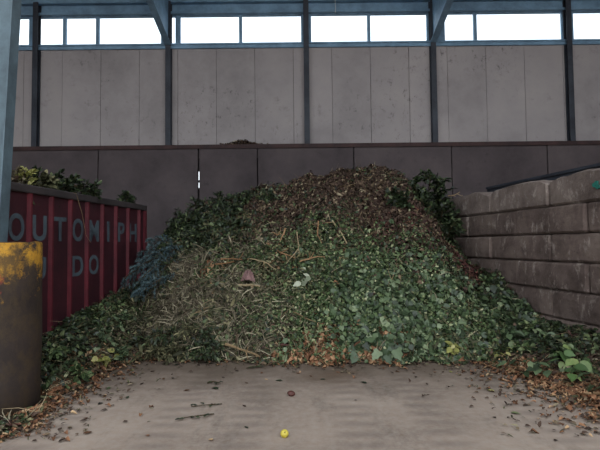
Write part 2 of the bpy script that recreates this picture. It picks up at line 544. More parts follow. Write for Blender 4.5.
# ------------------------------------------------------------------ front column and its collar
CX, CY, CR = -3.345, 5.06, 0.505
pc = tag(empty('pipe_collar', (CX, CY, 0)), 'worn yellow painted pipe collar around the foot of the front steel column', 'bollard')
b = MB()
n = 56
prof = [(CR - .012, 0.0), (CR, .012), (CR, .35), (CR + .004, .75), (CR, 1.2), (CR, 1.745), (CR - .012, 1.762)]
b.lathe(prof, n)
for v in b.bm.verts:
    if v.co.z > 1.6: v.co.z += noise.noise(v.co * 6) * .018
    r = 1 + noise.noise(v.co * 2.1) * .012
    v.co.x *= r; v.co.y *= r
b.build('shell', 'collar', pc, True)
b = MB(); b.lathe([(0, 1.715), (CR * .5, 1.72), (CR - .05, 1.725), (CR - .012, 1.762)], n)
for v in b.bm.verts: v.co.z += noise.noise(v.co * 7) * .012
b.build('concrete_fill', 'block', pc)
fc = tag(empty('front_column', (CX, CY, 1.72)), 'pale blue grey tapered steel column standing in the yellow collar at left edge', 'column')
FYN, FYF = 5.04, 5.2
pb, pt = at(7.5, 240, FYF), at(21.6, 0, FYF)
sl = (pt.x - pb.x) / (pt.z - pb.z)
ztop = ROOF0 + ROOFS * (WU - 5.1) - .05
fx = lambda z: pb.x + sl * (z - pb.z) - CX
z0, z1 = -.02, ztop - 1.72
yn, yf = FYN - CY, FYF - CY
def slab(name, xa, xb, y0, y1):
    b = MB()
    b.hexa([(xa(z0), y0, z0), (xb(z0), y0, z0), (xb(z0), y1, z0), (xa(z0), y1, z0), (xa(z1), y0, z1), (xb(z1), y0, z1), (xb(z1), y1, z1), (xa(z1), y1, z1)])
    b.build(name, 'column_steel', fc)
fxz = lambda z: fx(z + 1.72)
slab('flange', lambda z: fxz(z) - .016, fxz, yn, yf)
slab('web', lambda z: -.22, lambda z: fxz(z) - .016, (yn + yf) / 2 - .006, (yn + yf) / 2 + .006)
slab('flange', lambda z: -.236, lambda z: -.22, yn, yf)

# ------------------------------------------------------------------ block wall on the right
WA = Vector((4.35, 6.8, 0)); WD = Vector((-0.186, 1, 0)).normalized()
WN = Vector((WD.y, -WD.x, 0))                    # pointing away from the heap
wr = structure(empty('wall_right', WA, math.atan2(WD.y, WD.x)))
ROWS = [0, .46, .92, 1.38, 1.84, 2.3, 2.8]
BT = 0.8
def s_of(px):                                    # distance along the wall face of a pixel column
    d = ray(px, 245)
    return -(WA.x * d.y - WA.y * d.x) / (WD.x * d.y - WD.y * d.x)
BL = 1.67
def block_mesh(l, h, top, seed):
    b = MB()
    b.box(0, l, -BT, 0, 0, h)
    bmesh.ops.bevel(b.bm, geom=list(b.bm.edges), offset=.035, segments=1, affect='EDGES')
    for ax, cuts in ((0, 9), (1, 3), (2, 4)):
        hi = (l, 0, h)[ax]; lo = (0, -BT, 0)[ax]
        for k in range(1, cuts):
            co = Vector((0, 0, 0)); co[ax] = lo + (hi - lo) * k / cuts
            no = Vector((0, 0, 0)); no[ax] = 1
            bmesh.ops.bisect_plane(b.bm, geom=list(b.bm.verts) + list(b.bm.edges) + list(b.bm.faces), plane_co=co, plane_no=no)
    off = Vector((seed * 3.7, seed * 1.3, 0))
    for v in b.bm.verts:
        q = v.co * 2.6 + off
        e = Vector((noise.noise(q), noise.noise(q + Vector((9, 1, 4))), noise.noise(q + Vector((3, 8, 2)))))
        q2 = v.co * 9 + off
        e2 = Vector((noise.noise(q2), noise.noise(q2 + Vector((5, 1, 4))), noise.noise(q2 + Vector((1, 8, 2)))))
        d = Vector((.006 * e.x, .022 * e.y + .008 * e2.y, .006 * e.z))
        if top and v.co.z > h * .55:
            u = (v.co.x / l) * 2 - 1
            d.z += -.09 * abs(u) ** 4 + .04 * e.z + .02 * e2.z
            if v.co.z > h - .03:
                d.y += -.06 if v.co.y > -.1 else 0
        # slightly bulging face
        if v.co.y > -.05:
            d.y += .018 * (1 - ((v.co.x / l) * 2 - 1) ** 4) * (1 - ((v.co.z / h) * 2 - 1) ** 2)
        v.co += d
    return b.mesh('block', False)
sA, sB = s_of(491), s_of(549)
variants = {}
for r in range(6):
    top = r == 5
    h = ROWS[r + 1] - ROWS[r]
    s = (sA if r % 2 else s_of(468)) + 3 * BL
    k = 0
    while s > -4.2:
        key = (top, k % 4)
        if key not in variants: variants[key] = block_mesh(BL - .018, h - .012, top, k + 7 * top)
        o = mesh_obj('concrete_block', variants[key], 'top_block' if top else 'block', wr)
        o.location = (s - BL + .009, random.uniform(-.018, .012), ROWS[r] + .004)
        s -= BL; k += 1
# local +y of wr must face the heap
# dark rail lying along the rear top of the block wall
rs0 = Vector((WA.x, WA.y, 0)) + WN * .70
b = MB(); M4 = Matrix.Translation(rs0) @ Matrix.Rotation(math.atan2(WD.y, WD.x), 4, 'Z')
b.box(-3.6, 3.9, -.05, .05, 2.74, 2.8, M4); b.box(-3.6, 3.9, -.012, .012, 2.8, 2.93, M4); b.box(-3.6, 3.9, -.05, .05, 2.93, 2.98, M4)
tag(b.build('steel_rail', 'dark_steel'), 'long dark steel rail lying along the rear top of the block wall', 'rail')
# teal paint mark on the top course at the right edge
b = MB()
sm = s_of(598)
for k, (du, dz, r) in enumerate(((0, 0, .035), (.04, .03, .03), (.06, -.03, .035))):
    c = WA + WD * (sm - du) - WN * .028
    vs = [b.bm.verts.new(c + WD * (r * math.cos(a) * (1 + .25 * math.sin(3 * a + k))) + Vector((0, 0, 2.53 + dz + r * math.sin(a))) - WN * (.004 + .001 * k)) for a in [2 * math.pi * q / 10 for q in range(10)]]
    b.bm.faces.new(vs)
    ex = bmesh.ops.extrude_face_region(b.bm, geom=[list(b.bm.faces)[-1]])
    for v in ex['geom']:
        if isinstance(v, bmesh.types.BMVert): v.co += WN * .03
b.build('paint_mark', 'teal', wr).matrix_parent_inverse = (Matrix.Translation(WA) @ Matrix.Rotation(math.atan2(WD.y, WD.x), 4, 'Z')).inverted()

# ------------------------------------------------------------------ red container
KB, KA = .1406, -4.844                            # side face: X = KA + KB * Y
KD = Vector((KB, 1, 0)).normalized()
k0 = Vector((KA + KB * 10.25, 10.25, 0))
KL, KH, KW = 6.6, 2.6, 2.4
kr = math.atan2(KD.y, KD.x)                       # local +x runs to the far end, local -y faces the camera side
ct = tag(empty('waste_container', k0, kr), 'dark red ribbed open-top steel container with faded lettering left of the heap', 'container')
b = MB(); b.box(-KL, 0, 0, .012, .16, KH - .12); b.build('side_plate', 'red', ct)
b = MB(); b.box(-KL, 0, KW - .012, KW, .16, KH - .12); b.build('side_plate', 'red', ct)
b = MB(); b.box(-.012, 0, .012, KW - .012, .16, KH - .12); b.build('end_plate', 'red', ct)
b = MB(); b.box(-KL, -KL + .012, .012, KW - .012, .16, KH - .12); b.build('end_plate', 'red', ct)
b = MB(); b.box(-KL, 0, 0, KW, .1, .16); b.build('floor_plate', 'red', ct)
for yy in (.55, 1.65):
    b = MB(); b.box(-KL, 0, yy, yy + .16, 0, .1); b.build('skid', 'dark_steel', ct)
b = MB(); b.box(-KL - .03, .03, -.06, .07, KH - .12, KH); b.bevel(.02, 2); b.build('top_rail', 'rim', ct)
b = MB(); b.box(-KL - .03, .03, KW - .07, KW + .06, KH - .12, KH); b.bevel(.02, 2); b.build('top_rail', 'rim', ct)
b = MB(); b.box(-.07, .06, .07, KW - .07, KH - .12, KH); b.bevel(.02, 2); b.build('top_rail', 'rim', ct)
b = MB(); b.box(-.05, .02, -.055, .0, .1, KH - .12); b.build('corner_post', 'red_rib', ct)
ribY = [6.73 + .464 * (i - 4) for i in range(12)]
ribs = []
for Y in ribY:
    s = (Y - 10.25) * math.sqrt(1 + KB * KB)
    ribs.append(s)
rib_me = None
for s in ribs:
    if s > -.12 or s < -KL + .1: continue
    if rib_me is None:
        b = MB()
        b.hexa([(-.034, 0, .14), (.034, 0, .14), (.034, .001, KH - .12), (-.034, .001, KH - .12), (-.018, -.055, .14), (.018, -.055, .14), (.018, -.055, KH - .12), (-.018, -.055, KH - .12)])
        rib_me = b.mesh('rib')
    o = mesh_obj('rib', rib_me, 'red_rib', ct); o.location = (s, 0, 0)
def letter(ch, sc_, zc, hgt):
    cu = bpy.data.curves.new('letter', 'FONT'); cu.body = ch; cu.align_x = 'CENTER'; cu.size = 1.0; cu.extrude = .004; cu.offset = .018
    tmp = bpy.data.objects.new('tmp', cu); col.objects.link(tmp)
    dg = bpy.context.evaluated_depsgraph_get()
    me = bpy.data.meshes.new_from_object(tmp.evaluated_get(dg))
    bpy.data.objects.remove(tmp)
    ys = [v.co.y for v in me.vertices]; xs = [v.co.x for v in me.vertices]
    h0, h1 = min(ys), max(ys); xc = (min(xs) + max(xs)) / 2; wd = max(xs) - min(xs)
    k = hgt / (h1 - h0); kx = min(k, .3 / wd)
    for v in me.vertices:
        v.co = Vector(((v.co.x - xc) * kx, -v.co.z - .006, (v.co.y - h0) * k))
    me.materials.clear()
    o = mesh_obj('letter', me, 'letter', ct)
    o.location = (sc_, 0, zc)
    tag(o, 'faded grey blue painted letter ' + ch)
def letter_s(px):
    u = (px - 300) / F
    Y = KA / (u - KB)
    return (Y - 10.25) * math.sqrt(1 + KB * KB)
mid = lambda i: (ribs[i] + ribs[i + 1]) / 2
i0 = 4                                             # ribs[4] is the first one right of the front column
for j, ch in enumerate('OUTOMIPH'):
    letter(ch, mid(i0 - 1 + j), 1.80, .38)
for j, ch in ((1, 'U'), (3, 'D'), (4, 'O')):
    letter(ch, mid(i0 - 1 + j), 1.22, .34)

# ------------------------------------------------------------------ heap surface
def ip(x, xs, ys): return np.interp(x, xs, ys)
def wall_x(Y): return 4.35 - .186 * (Y - 6.8)
def cont_x(Y): return np.where(Y < 10.35, KA + KB * Y + .08, -6.0)
GX = np.arange(-6.0, 5.2, .05); GY = np.arange(4.0, 14.6, .05)
XX, YY = np.meshgrid(GX, GY)
def vnoise(X, Y, s, seed):
    out = np.zeros(X.size)
    xs, ys = X.ravel(), Y.ravel()
    for i in range(X.size):
        out[i] = noise.noise(Vector((xs[i] * s + seed, ys[i] * s - seed, seed * .37)))
    return out.reshape(X.shape)
lump = vnoise(XX, YY, 1.1, 3.1) * .42 + vnoise(XX, YY, 2.6, 8.3) * .42 + vnoise(XX, YY, 6.0, 1.7) * .22 - np.abs(vnoise(XX, YY, 3.6, 4.4)) * .5 + .1
toe = ip(XX, [-5, -3.6, -3.0, -2.4, -1.7, -1.0, 0, 1, 2, 2.7, 3.3, 4.2, 5], [9.6, 8.9, 8.2, 7.35, 7.05, 6.95, 6.72, 6.75, 6.7, 6.8, 7.2, 7.6, 7.65])
crest = ip(XX, [-6, -4.2, -3.3, -2.7, -1.4, -.47, .7, 1.64, 2.34, 2.8, 3.2, 3.6, 4.5], [.6, 1.0, 1.2, 2.5, 2.75, 2.98, 3.22, 3.38, 3.12, 2.65, 2.05, 1.5, 1.3])
toe = toe + vnoise(XX, YY * .3, 2.2, 5.5) * .22 + vnoise(XX, YY * .3, 6.5, 2.5) * .12
T = (YY - toe) / (11.0 - toe)
prof = np.where(T < 0, T * 2.0, np.where(T < 1, np.clip(T, 0, 1) ** .82, 1 - .13 * (YY - 11.0)))
prof = np.minimum(prof, np.where(T > .9, 1 - .0 * T, 9))
H1 = crest * prof + lump * .62 * np.clip(T * 3, 0, 1)
# smooth the crest a little
tx = ip(YY, [4, 4.7, 5.55, 6.5, 7.26, 8, 9], [-2.85, -2.72, -2.68, -2.72, -2.3, -2.0, -1.6])
zf = np.clip(.44 + .2 * (YY - 7.2), .06, 1.1)
tx = tx + vnoise(XX * .3, YY, 2.4, 6.5) * .18
t2 = (tx - XX) / (tx - (KA + KB * YY))
H2 = np.where(t2 < 0, t2, zf * np.clip(t2, 0, 1.5) ** .7) + lump * .12 * np.clip(t2 * 3, 0, 1)
H2 = np.where(YY > 10.3, -1, H2)
tx3 = ip(YY, [4, 4.59, 5.6, 6.5, 7.2, 8], [2.95, 2.94, 2.88, 2.62, 2.4, 2.4])
tx3 = tx3 + vnoise(XX * .3, YY, 2.4, 9.5) * .2
t3 = (XX - tx3) / (wall_x(YY) - tx3)
H3 = np.where(t3 < 0, t3, .3 * np.clip(t3, 0, 1.5) ** .85) + lump * .08 * np.clip(t3 * 3, 0, 1)
HH = np.maximum(np.maximum(H1, H2), H3)
HH = np.where((XX > wall_x(YY) + .02) | (XX < cont_x(YY) - .04), -1.0, HH)
def hz(x, y):
    fx_ = np.clip((np.asarray(x) - GX[0]) / .05, 0, len(GX) - 1.001); fy = np.clip((np.asarray(y) - GY[0]) / .05, 0, len(GY) - 1.001)
    i, j = fx_.astype(int), fy.astype(int); u, v = fx_ - i, fy - j
    return (HH[j, i] * (1 - u) + HH[j, i + 1] * u) * (1 - v) + (HH[j + 1, i] * (1 - u) + HH[j + 1, i + 1] * u) * v
def hn(x, y):
    e = .08
    gx = (hz(x + e, y) - hz(x - e, y)) / (2 * e); gy = (hz(x, y + e) - hz(x, y - e)) / (2 * e)
    gx = np.clip(gx, -2, 2); gy = np.clip(gy, -2, 2)
    nrm = np.stack([-gx, -gy, np.ones_like(gx)], -1)
    return nrm / np.linalg.norm(nrm, axis=-1, keepdims=True)
def heap_at(px, py):                              # where the line of sight of a pixel meets the heap
    d = ray(px, py); o = Vector((0, 0, CAMZ))
    t = 4.0
    while t < 14.4:
        p = o + d * (t / d.y)
        z = float(hz(np.array(p.x), np.array(p.y)))
        if p.z <= max(z, 0): return Vector((p.x, p.y, max(z, 0)))
        t += .02
    return o + d * (11.0 / d.y)

heap = tag(empty('green_waste_heap', (0, 9, 0)), 'large heap of mixed leaves, hedge clippings and hay against the back wall', 'heap')
HEAP0 = Vector((0, 9, 0))
verts, idx, faces = [], -np.ones(XX.shape, int), []
ok = HH > -.12
for j, i in zip(*np.where(ok)):
    idx[j, i] = len(verts); verts.append((XX[j, i] - HEAP0.x, YY[j, i] - HEAP0.y, max(HH[j, i], -.02)))
for j in range(XX.shape[0] - 1):
    for i in range(XX.shape[1] - 1):
        q = (idx[j, i], idx[j, i + 1], idx[j + 1, i + 1], idx[j + 1, i])
        if min(q) >= 0: faces.append(q)
me = bpy.data.meshes.new('mound'); me.from_pydata(verts, [], faces); me.update()
me.polygons.foreach_set('use_smooth', [True] * len(me.polygons))
mesh_obj('mound', me, 'soil', heap)

# ------------------------------------------------------------------ leaf shapes
def leaf_proto(wid=.42, fold=.16, droop=.18, teeth=0):
    ax = [(0, 0, 0), (.33, 0, 0), (.68, 0, -droop * .4), (1, 0, -droop)]
    L = [(.3, wid * .5, fold * .6), (.66, wid * .4, fold * .4 - droop * .4)]
    R = [(p[0], -p[1], p[2]) for p in L]
    v = np.array(ax + L + R, float)
    f = np.array([(0, 1, 4), (1, 5, 4), (1, 2, 5), (2, 3, 5), (0, 6, 1), (1, 6, 7), (1, 7, 2), (2, 7, 3)], int)
    return v, f
def straw_proto(w=.03, bend=.12):
    v = np.array([(0, -w, 0), (0, w, 0), (.5, -w, bend), (.5, w, bend), (1, -w * .5, 0), (1, w * .5, 0)], float)
    f = np.array([(0, 2, 1), (1, 2, 3), (2, 4, 3), (3, 4, 5)], int)
    return v, f
def tuft_proto(n=7, spread=.55, w=.05):
    vs, fs = [], []
    r = random.Random(4)
    for k in range(n):
        a = 2 * math.pi * k / n + r.uniform(-.3, .3); e = r.uniform(.15, 1.0)
        d = Vector((1, math.cos(a) * spread * e * 1.6, math.sin(a) * spread * e * 1.6)).normalized() * r.uniform(.7, 1)
        s = d.cross(Vector((.2, .5, .8))).normalized() * w
        i = len(vs); vs += [tuple(-s), tuple(s), tuple(d)]; fs.append((i, i + 1, i + 2))
    return np.array(vs, float), np.array(fs, int)
LEAF, NARROW, CURL, STRAW, TUFT = leaf_proto(.6), leaf_proto(.26, .08, .25), leaf_proto(.62, .5, .5), straw_proto(), tuft_proto()
ROUND = leaf_proto(.85, .12, .12)

def frames(d, up):
    """rotation matrices (N,3,3) with x along d and z near up"""
    d = d / np.linalg.norm(d, axis=1, keepdims=True)
    y = np.cross(up, d); ln = np.linalg.norm(y, axis=1, keepdims=True)
    y = np.where(ln < 1e-4, np.array([[0, 1.0, 0]]), y / np.maximum(ln, 1e-4))
    z = np.cross(d, y)
    return np.stack([d, y, z], -1)

def leaf_mesh(name, proto, pos, R, size, origin=(0, 0, 0)):
    v, f = proto
    n = len(pos)
    size = np.asarray(size).reshape(n, -1)
    if size.shape[1] == 1: size = np.repeat(size, 3, 1)
    P = np.einsum('nij,nvj->nvi', R, v[None] * size[:, None, :]) + (pos - np.asarray(origin))[:, None, :]
    I = (f[None] + (np.arange(n) * len(v))[:, None, None]).reshape(-1, 3)
    me = bpy.data.meshes.new(name)
    me.vertices.add(n * len(v)); me.vertices.foreach_set('co', P.astype(np.float32).ravel())
    me.loops.add(I.size); me.loops.foreach_set('vertex_index', I.astype(np.int32).ravel())
    me.polygons.add(len(I)); me.polygons.foreach_set('loop_start', np.arange(0, I.size, 3, dtype=np.int32))
    me.update(calc_edges=True)
    at_ = me.attributes.new('rnd', 'FLOAT', 'FACE')
    at_.data.foreach_set('value', np.repeat(rng.random(n), len(f)).astype(np.float32))
    return me

def rand_frames(nrm, flat=.6, d=None):
    n = len(nrm)
    dd = rng.normal(size=(n, 3))
    dd = dd - nrm * (np.sum(dd * nrm, 1, keepdims=True)) * flat
    if d is not None: dd = dd + np.asarray(d)
    up = nrm + rng.normal(size=(n, 3)) * .45
    return frames(dd, up)

# where each kind of waste lies: (pixel seen in the photograph -> point on the heap, radius across, radius up the slope, weight)
def blob(px, py, rx, ry, w=1.0):
    p = heap_at(px, py)
    return (p.x, p.y, rx, ry, w)
KIND = {
 'dead': [blob(70, 360, .5, .6, .7), blob(110, 345, .4, .5, .6), blob(560, 362, .5, .6, .8), blob(330, 185, 1.2, .9, 2.2), blob(395, 195, 1.0, 1.1, 2.2), blob(275, 203, .9, .7, 2.0), blob(300, 225, .8, .5, .9), blob(360, 225, 1.2, .5, 1.2), blob(415, 235, .6, .8, 1.2), blob(300, 170, 1.0, 1.0, 1)],
 'darkleaf': [blob(205, 225, .75, .8, 2.2), blob(240, 215, .6, .5, 1.0), blob(432, 215, .45, .9, 1.4), blob(190, 335, .55, .3, 1.0), blob(80, 335, .5, .6, .9), blob(60, 370, .4, .6, 1.0), blob(490, 300, .45, .7, 1.2), blob(540, 355, .6, .7, 1.0)],
 'green': [blob(225, 320, .6, .4, .7), blob(290, 240, 1.0, .5, 1.1), blob(345, 235, .5, .4, 1.0), blob(330, 290, 1.0, .7, 2.0), blob(290, 325, .8, .5, 1.4), blob(360, 330, .7, .4, 1.2), blob(450, 330, .7, .6, 1.7), blob(390, 260, .7, .5, 1.1), blob(210, 265, .5, .4, 1.3), blob(130, 320, .5, .6, .7), blob(430, 262, .5, .5, .9), blob(255, 270, .6, .3, .7)],
 'ivy': [blob(400, 320, .8, .7, 2.2), blob(430, 290, .5, .5, 1.0), blob(370, 350, .6, .3, 1.0), blob(505, 315, .5, .6, 1.5), blob(340, 275, .5, .4, .5), blob(90, 345, .5, .5, .5)],
 'hay': [blob(205, 300, .85, .55, 2.0), blob(170, 300, .4, .4, 1.0), blob(235, 335, .7, .4, 1.6), blob(190, 285, .5, .3, 1.0), blob(250, 250, .5, .3, .5), blob(150, 340, .6, .4, .5)],
 'moss': [blob(205, 305, .8, .5, .9), blob(230, 245, .7, .4, .9), blob(150, 320, .6, .5, 1.3), blob(80, 350, .5, .6, .9), blob(545, 345, .4, .5, .6), blob(240, 310, .7, .5, 1.0), blob(270, 290, .6, .4, .8), blob(115, 345, .5, .4, 1.0), blob(300, 262, .6, .4, .6), blob(185, 340, .5, .3, 1.2), blob(460, 345, .5, .4, .6)],
 'rust_leaf': [blob(345, 356, .45, .24, 3.5), blob(378, 358, .35, .2, 3), blob(312, 358, .35, .16, 2), blob(360, 350, .2, .3, 2.5), blob(285, 360, .6, .12, .5), blob(205, 280, .25, .15, 1.2), blob(275, 255, .3, .25, .9), blob(370, 200, .6, .3, .4), blob(85, 362, .5, .45, 1.4), blob(70, 340, .3, .4, .7), blob(60, 395, .25, .35, 1.2), blob(40, 405, .25, .35, 1.0), blob(515, 370, .4, .35, 2.2), blob(550, 385, .4, .45, 2.2), blob(585, 402, .4, .6, 2.2), blob(130, 358, .4, .2, .8)],
 'redbrown': [blob(468, 285, .26, .5, 7), blob(435, 240, .4, .5, 1.0), blob(365, 240, .5, .3, .8), blob(395, 215, .6, .5, .8)],
}
N = 300000
cx = rng.uniform(-5.2, 4.6, N * 2); cy = rng.uniform(4.2, 12.6, N * 2)
h = hz(cx, cy); keep = (h > .0) & (cx < wall_x(cy) - .03) & (cx > cont_x(cy) + .03)
keep &= (rng.random(len(cx)) < np.where(cy > 11.6, .25, 1.0))
keep &= ((cx - CX) ** 2 + (cy - CY) ** 2 > (CR + .06) ** 2)
cx, cy = cx[keep], cy[keep]
kinds = list(KIND)
W = np.zeros((len(kinds), len(cx)))
for k, nm in enumerate(kinds):
    for (bx, by, rx, ry, w) in KIND[nm]:
        W[k] += w * np.exp(-(((cx - bx) / rx) ** 2 + ((cy - by) / ry) ** 2))
W += np.array([{'rust_leaf': .02, 'redbrown': .03, 'dead': .06, 'hay': .04, 'moss': .08, 'green': .06, 'ivy': .02, 'darkleaf': .12}[k] for k in kinds])[:, None]
# waste was tipped in patches: break the borders up
for k in range(len(kinds)):
    W[k] *= np.clip(.35 + 1.3 * (.5 + .5 * np.sin(cx * (2.3 + .31 * k) + k * 1.7 + 1.3 * np.sin(cy * 2.9 + k)) * np.sin(cy * (3.1 - .23 * k) + k * 2.9 + 1.1 * np.sin(cx * 3.7))), .1, 2)
W = W ** 1.2
W /= W.sum(0)
cum = np.cumsum(W, 0); pick = (rng.random(len(cx))[None] > cum).sum(0).clip(0, len(kinds) - 1)
spec = {  # proto, size range, height above the mound, flatness, layer name
 'dead': (CURL, (.045, .10), .10, .5, 'dead_leaf_layer', 1.0),
 'darkleaf': (LEAF, (.05, .10), .16, .5, 'dark_leaf_layer', 1.0),
 'green': (LEAF, (.032, .068), .13, .45, 'green_leaf_layer', 1.0),
 'ivy': (ROUND, (.06, .12), .13, .7, 'ivy_leaf_layer', .85),
 'hay': (STRAW, (.08, .24), .14, .7, 'hay_layer', 1.0),
 'moss': (NARROW, (.07, .16), .12, .6, 'clipping_layer', 1.0),
 'rust_leaf': (CURL, (.05, .11), .06, .75, 'fallen_leaf_layer', .8),
 'redbrown': (NARROW, (.06, .12), .10, .5, 'red_leaf_layer', 1.0),
}
for k, nm in enumerate(kinds):
    proto, (s0, s1), lift, flat, lname, frac = spec[nm]
    m = (pick == k) & (rng.random(len(cx)) < frac)
    x_, y_ = cx[m], cy[m]
    nr = hn(x_, y_)
    low = np.clip(hz(x_, y_) / .3, .15, 1)
    up = rng.random(len(x_)) ** 1.6 * lift * low
    pos = np.stack([x_, y_, np.maximum(hz(x_, y_), 0)], -1) + nr * (up + .008)[:, None]
    R = rand_frames(nr, flat, (0, 0, -.35))
    size = rng.uniform(s0, s1, len(x_)) * np.where(rng.random(len(x_)) < .08, 1.4, 1.0)
    tip = pos + R[:, :, 0] * size[:, None]
    good = (tip[:, 2] > .01) & (tip[:, 0] < wall_x(tip[:, 1]) - .02) & (tip[:, 0] > cont_x(tip[:, 1]))
    pos, R, size = pos[good], R[good], size[good]
    if nm == 'hay':
        size = np.stack([size, size * .9, size], -1)
    o = mesh_obj(lname, leaf_mesh(lname, proto, pos, R, size, HEAP0), nm, heap)
    o['kind'] = 'stuff'

# twigs poking out everywhere
m = rng.random(len(cx)) < .018
x_, y_ = cx[m], cy[m]; nr = hn(x_, y_)
pos = np.stack([x_, y_, np.maximum(hz(x_, y_), 0)], -1) + nr * .05
TW = straw_proto(.009, .1)
o = mesh_obj('twig_layer', leaf_mesh('twig_layer', TW, pos, rand_frames(nr, .75), rng.uniform(.12, .4, len(x_)), HEAP0), 'twig', heap)
o['kind'] = 'stuff'

# loose crumbs of litter thinning out over the floor in front of the heap
lx_ = rng.uniform(-4.0, 4.2, 60000); ly_ = rng.uniform(4.2, 8.2, 60000)
hh_ = hz(lx_, ly_)
kp = (hh_ <= .02) & (hh_ > -.95) & (rng.random(60000) < .75 * np.exp(hh_ / .16)) & (lx_ < wall_x(ly_) - .1) & (lx_ > cont_x(ly_) + .1) & ((lx_ - CX) ** 2 + (ly_ - CY) ** 2 > (CR + .06) ** 2)
lx_, ly_ = lx_[kp], ly_[kp]
side_ = np.clip((np.abs(lx_) - 2.0) / .8, 0, 1)
for nm_, mk_, pr_, lab_ in (('loose_leaf_litter', 'rust_leaf', CURL, 'scattered orange leaf litter along the foot of the heap'), ('loose_clippings', 'moss', NARROW, 'scattered olive clippings along the foot of the heap'), ('loose_crumbs', 'dead', LEAF, 'scattered dark leaf crumbs along the foot of the heap')):
    pr = {'rust_leaf': .1 + .45 * side_, 'moss': .38 - .1 * side_, 'dead': .5 - .2 * side_}[mk_]
    mm = rng.random(len(lx_)) < pr
    nn_ = int(mm.sum())
    pos = np.stack([lx_[mm], ly_[mm], np.full(nn_, .012)], -1)
    nr = np.tile([[0, 0, 1.0]], (nn_, 1))
    dd = rng.normal(size=(nn_, 3)); dd[:, 2] = np.abs(dd[:, 2]) * .2 + .12
    me = leaf_mesh(nm_, pr_, pos, frames(dd, nr + rng.normal(size=(nn_, 3)) * .15), rng.uniform(.025, .075, nn_))
    co = np.empty(len(me.vertices) * 3, np.float32); me.vertices.foreach_get('co', co); co = co.reshape(-1, 3); co[:, 2] = np.maximum(co[:, 2], .003)
    me.vertices.foreach_set('co', co.ravel())
    tag(mesh_obj(nm_, me, mk_), lab_, 'litter', None, 'stuff')

# ------------------------------------------------------------------ branches cut from shrubs
def branch(name, label, cat, group, base, d, length, foliage, stem_mat='dark_wood', proto=LEAF, ls=(.05, .09), n_side=9, side=.45, per=14, droop=.25, spread=.9):
    base = Vector(base); d = Vector(d).normalized()
    t = tag(empty(name, base), label, cat, group)
    b = MB()
    pts = []
    wob = Vector((random.uniform(-.2, .2), random.uniform(-.2, .2), 0))
    for k in range(6):
        u = k / 5
        p = d * length * u + wob * length * u * u * .6 + Vector((0, 0, -droop * length * u * u))
        pts.append(p)
    b.tube(pts, [.012 * (1 - .75 * k / 5) * (length ** .5) + .003 for k in range(6)], 5)
    lp, ld = [], []
    for k in range(n_side):
        u = .15 + .85 * (k + random.random() * .6) / n_side
        u = min(u, .99)
        i = min(int(u * 5), 4); f = u * 5 - i
        p = pts[i].lerp(pts[i + 1], f)
        tang = (pts[i + 1] - pts[i]).normalized()
        perp = Vector((random.gauss(0, 1), random.gauss(0, 1), random.gauss(0, .8)))
        perp = (perp - tang * perp.dot(tang)).normalized()
        sd = (tang * .6 + perp * spread).normalized()
        sl_ = length * side * (1.1 - .6 * u) * random.uniform(.7, 1.2)
        q = [p + sd * sl_ * w + Vector((0, 0, -droop * sl_ * w * w)) for w in (0, .5, 1)]
        b.tube(q, [.005, .004, .002], 4)
        for j in range(per):
            w = (j + random.random()) / per
            lp.append(q[0].lerp(q[1], w * 2) if w < .5 else q[1].lerp(q[2], w * 2 - 1))
            ld.append(sd + Vector((random.gauss(0, .6), random.gauss(0, .6), random.gauss(0, .45))))
    b.build('stem', stem_mat, t)
    P = np.array([tuple(v) for v in lp]); D = np.array([tuple(v) for v in ld])
    up = np.tile([[0, -.45, 1.0]], (len(P), 1)) + rng.normal(size=P.shape) * .4
    o = mesh_obj('foliage', leaf_mesh('foliage', proto, P, frames(D, up), rng.uniform(ls[0], ls[1], len(P))), foliage, t)
    return t

# dark evergreen boughs on the left shoulder of the heap
for px, py, dx, dz, L, w in ((196, 222, -.5, .45, .85, 'reaching furthest left over the spruce'), (206, 216, -.25, .8, .75, 'upright at the outer corner'), (222, 210, .1, .75, .8, 'upright behind the short pale stub'), (242, 206, .3, .7, .7, 'rising left of the dead leaves'),
                           (200, 240, -.6, .15, .85, 'hanging low at the outer edge'), (214, 232, -.2, .25, .85, 'hanging below the short pale stub'), (234, 226, .3, .25, .75, 'hanging between stub and slanting stick'), (192, 252, -.4, -.05, .8, 'lowest one just above the spruce'), (264, 200, .3, .6, .5, 'small one set in the dead leaves')):
    branch('evergreen_bough', 'dark evergreen bough on the heap\'s left shoulder, ' + w, 'branch', 'evergreen boughs on the left shoulder', heap_at(px, py) - Vector((0, 0, .06)), (dx, -.7, dz), L, 'darkleaf', proto=NARROW, n_side=13, per=20, ls=(.07, .13), droop=.35)
# leafy laurel boughs at the right of the crest
for px, py, dx, dz, L, w in ((420, 205, -.3, 1.0, .8, 'leaning left over the dead leaves'), (428, 205, -.05, 1.1, 1.0, 'tallest one in the middle'), (436, 212, .0, 1.1, 1.05, 'upright nearest the block wall'), (412, 208, -.6, .7, .6, 'short one reaching furthest left'), (438, 228, .15, .8, .8, 'hanging below the tallest one'),
                           (444, 244, .1, .6, .75, 'lowest one beside the block wall'), (428, 222, -.2, .7, .75, 'hanging at the lower left'), (443, 228, -.1, 1.0, .9, 'reaching over the end of the block wall')):
    branch('laurel_bough', 'dark laurel bough right of the heap crest, ' + w, 'branch', 'laurel boughs beside the block wall', heap_at(px, py) - Vector((0, 0, .08)), (dx, -.3, dz), L, 'darkleaf', n_side=16, per=17, ls=(.08, .14), droop=.2)
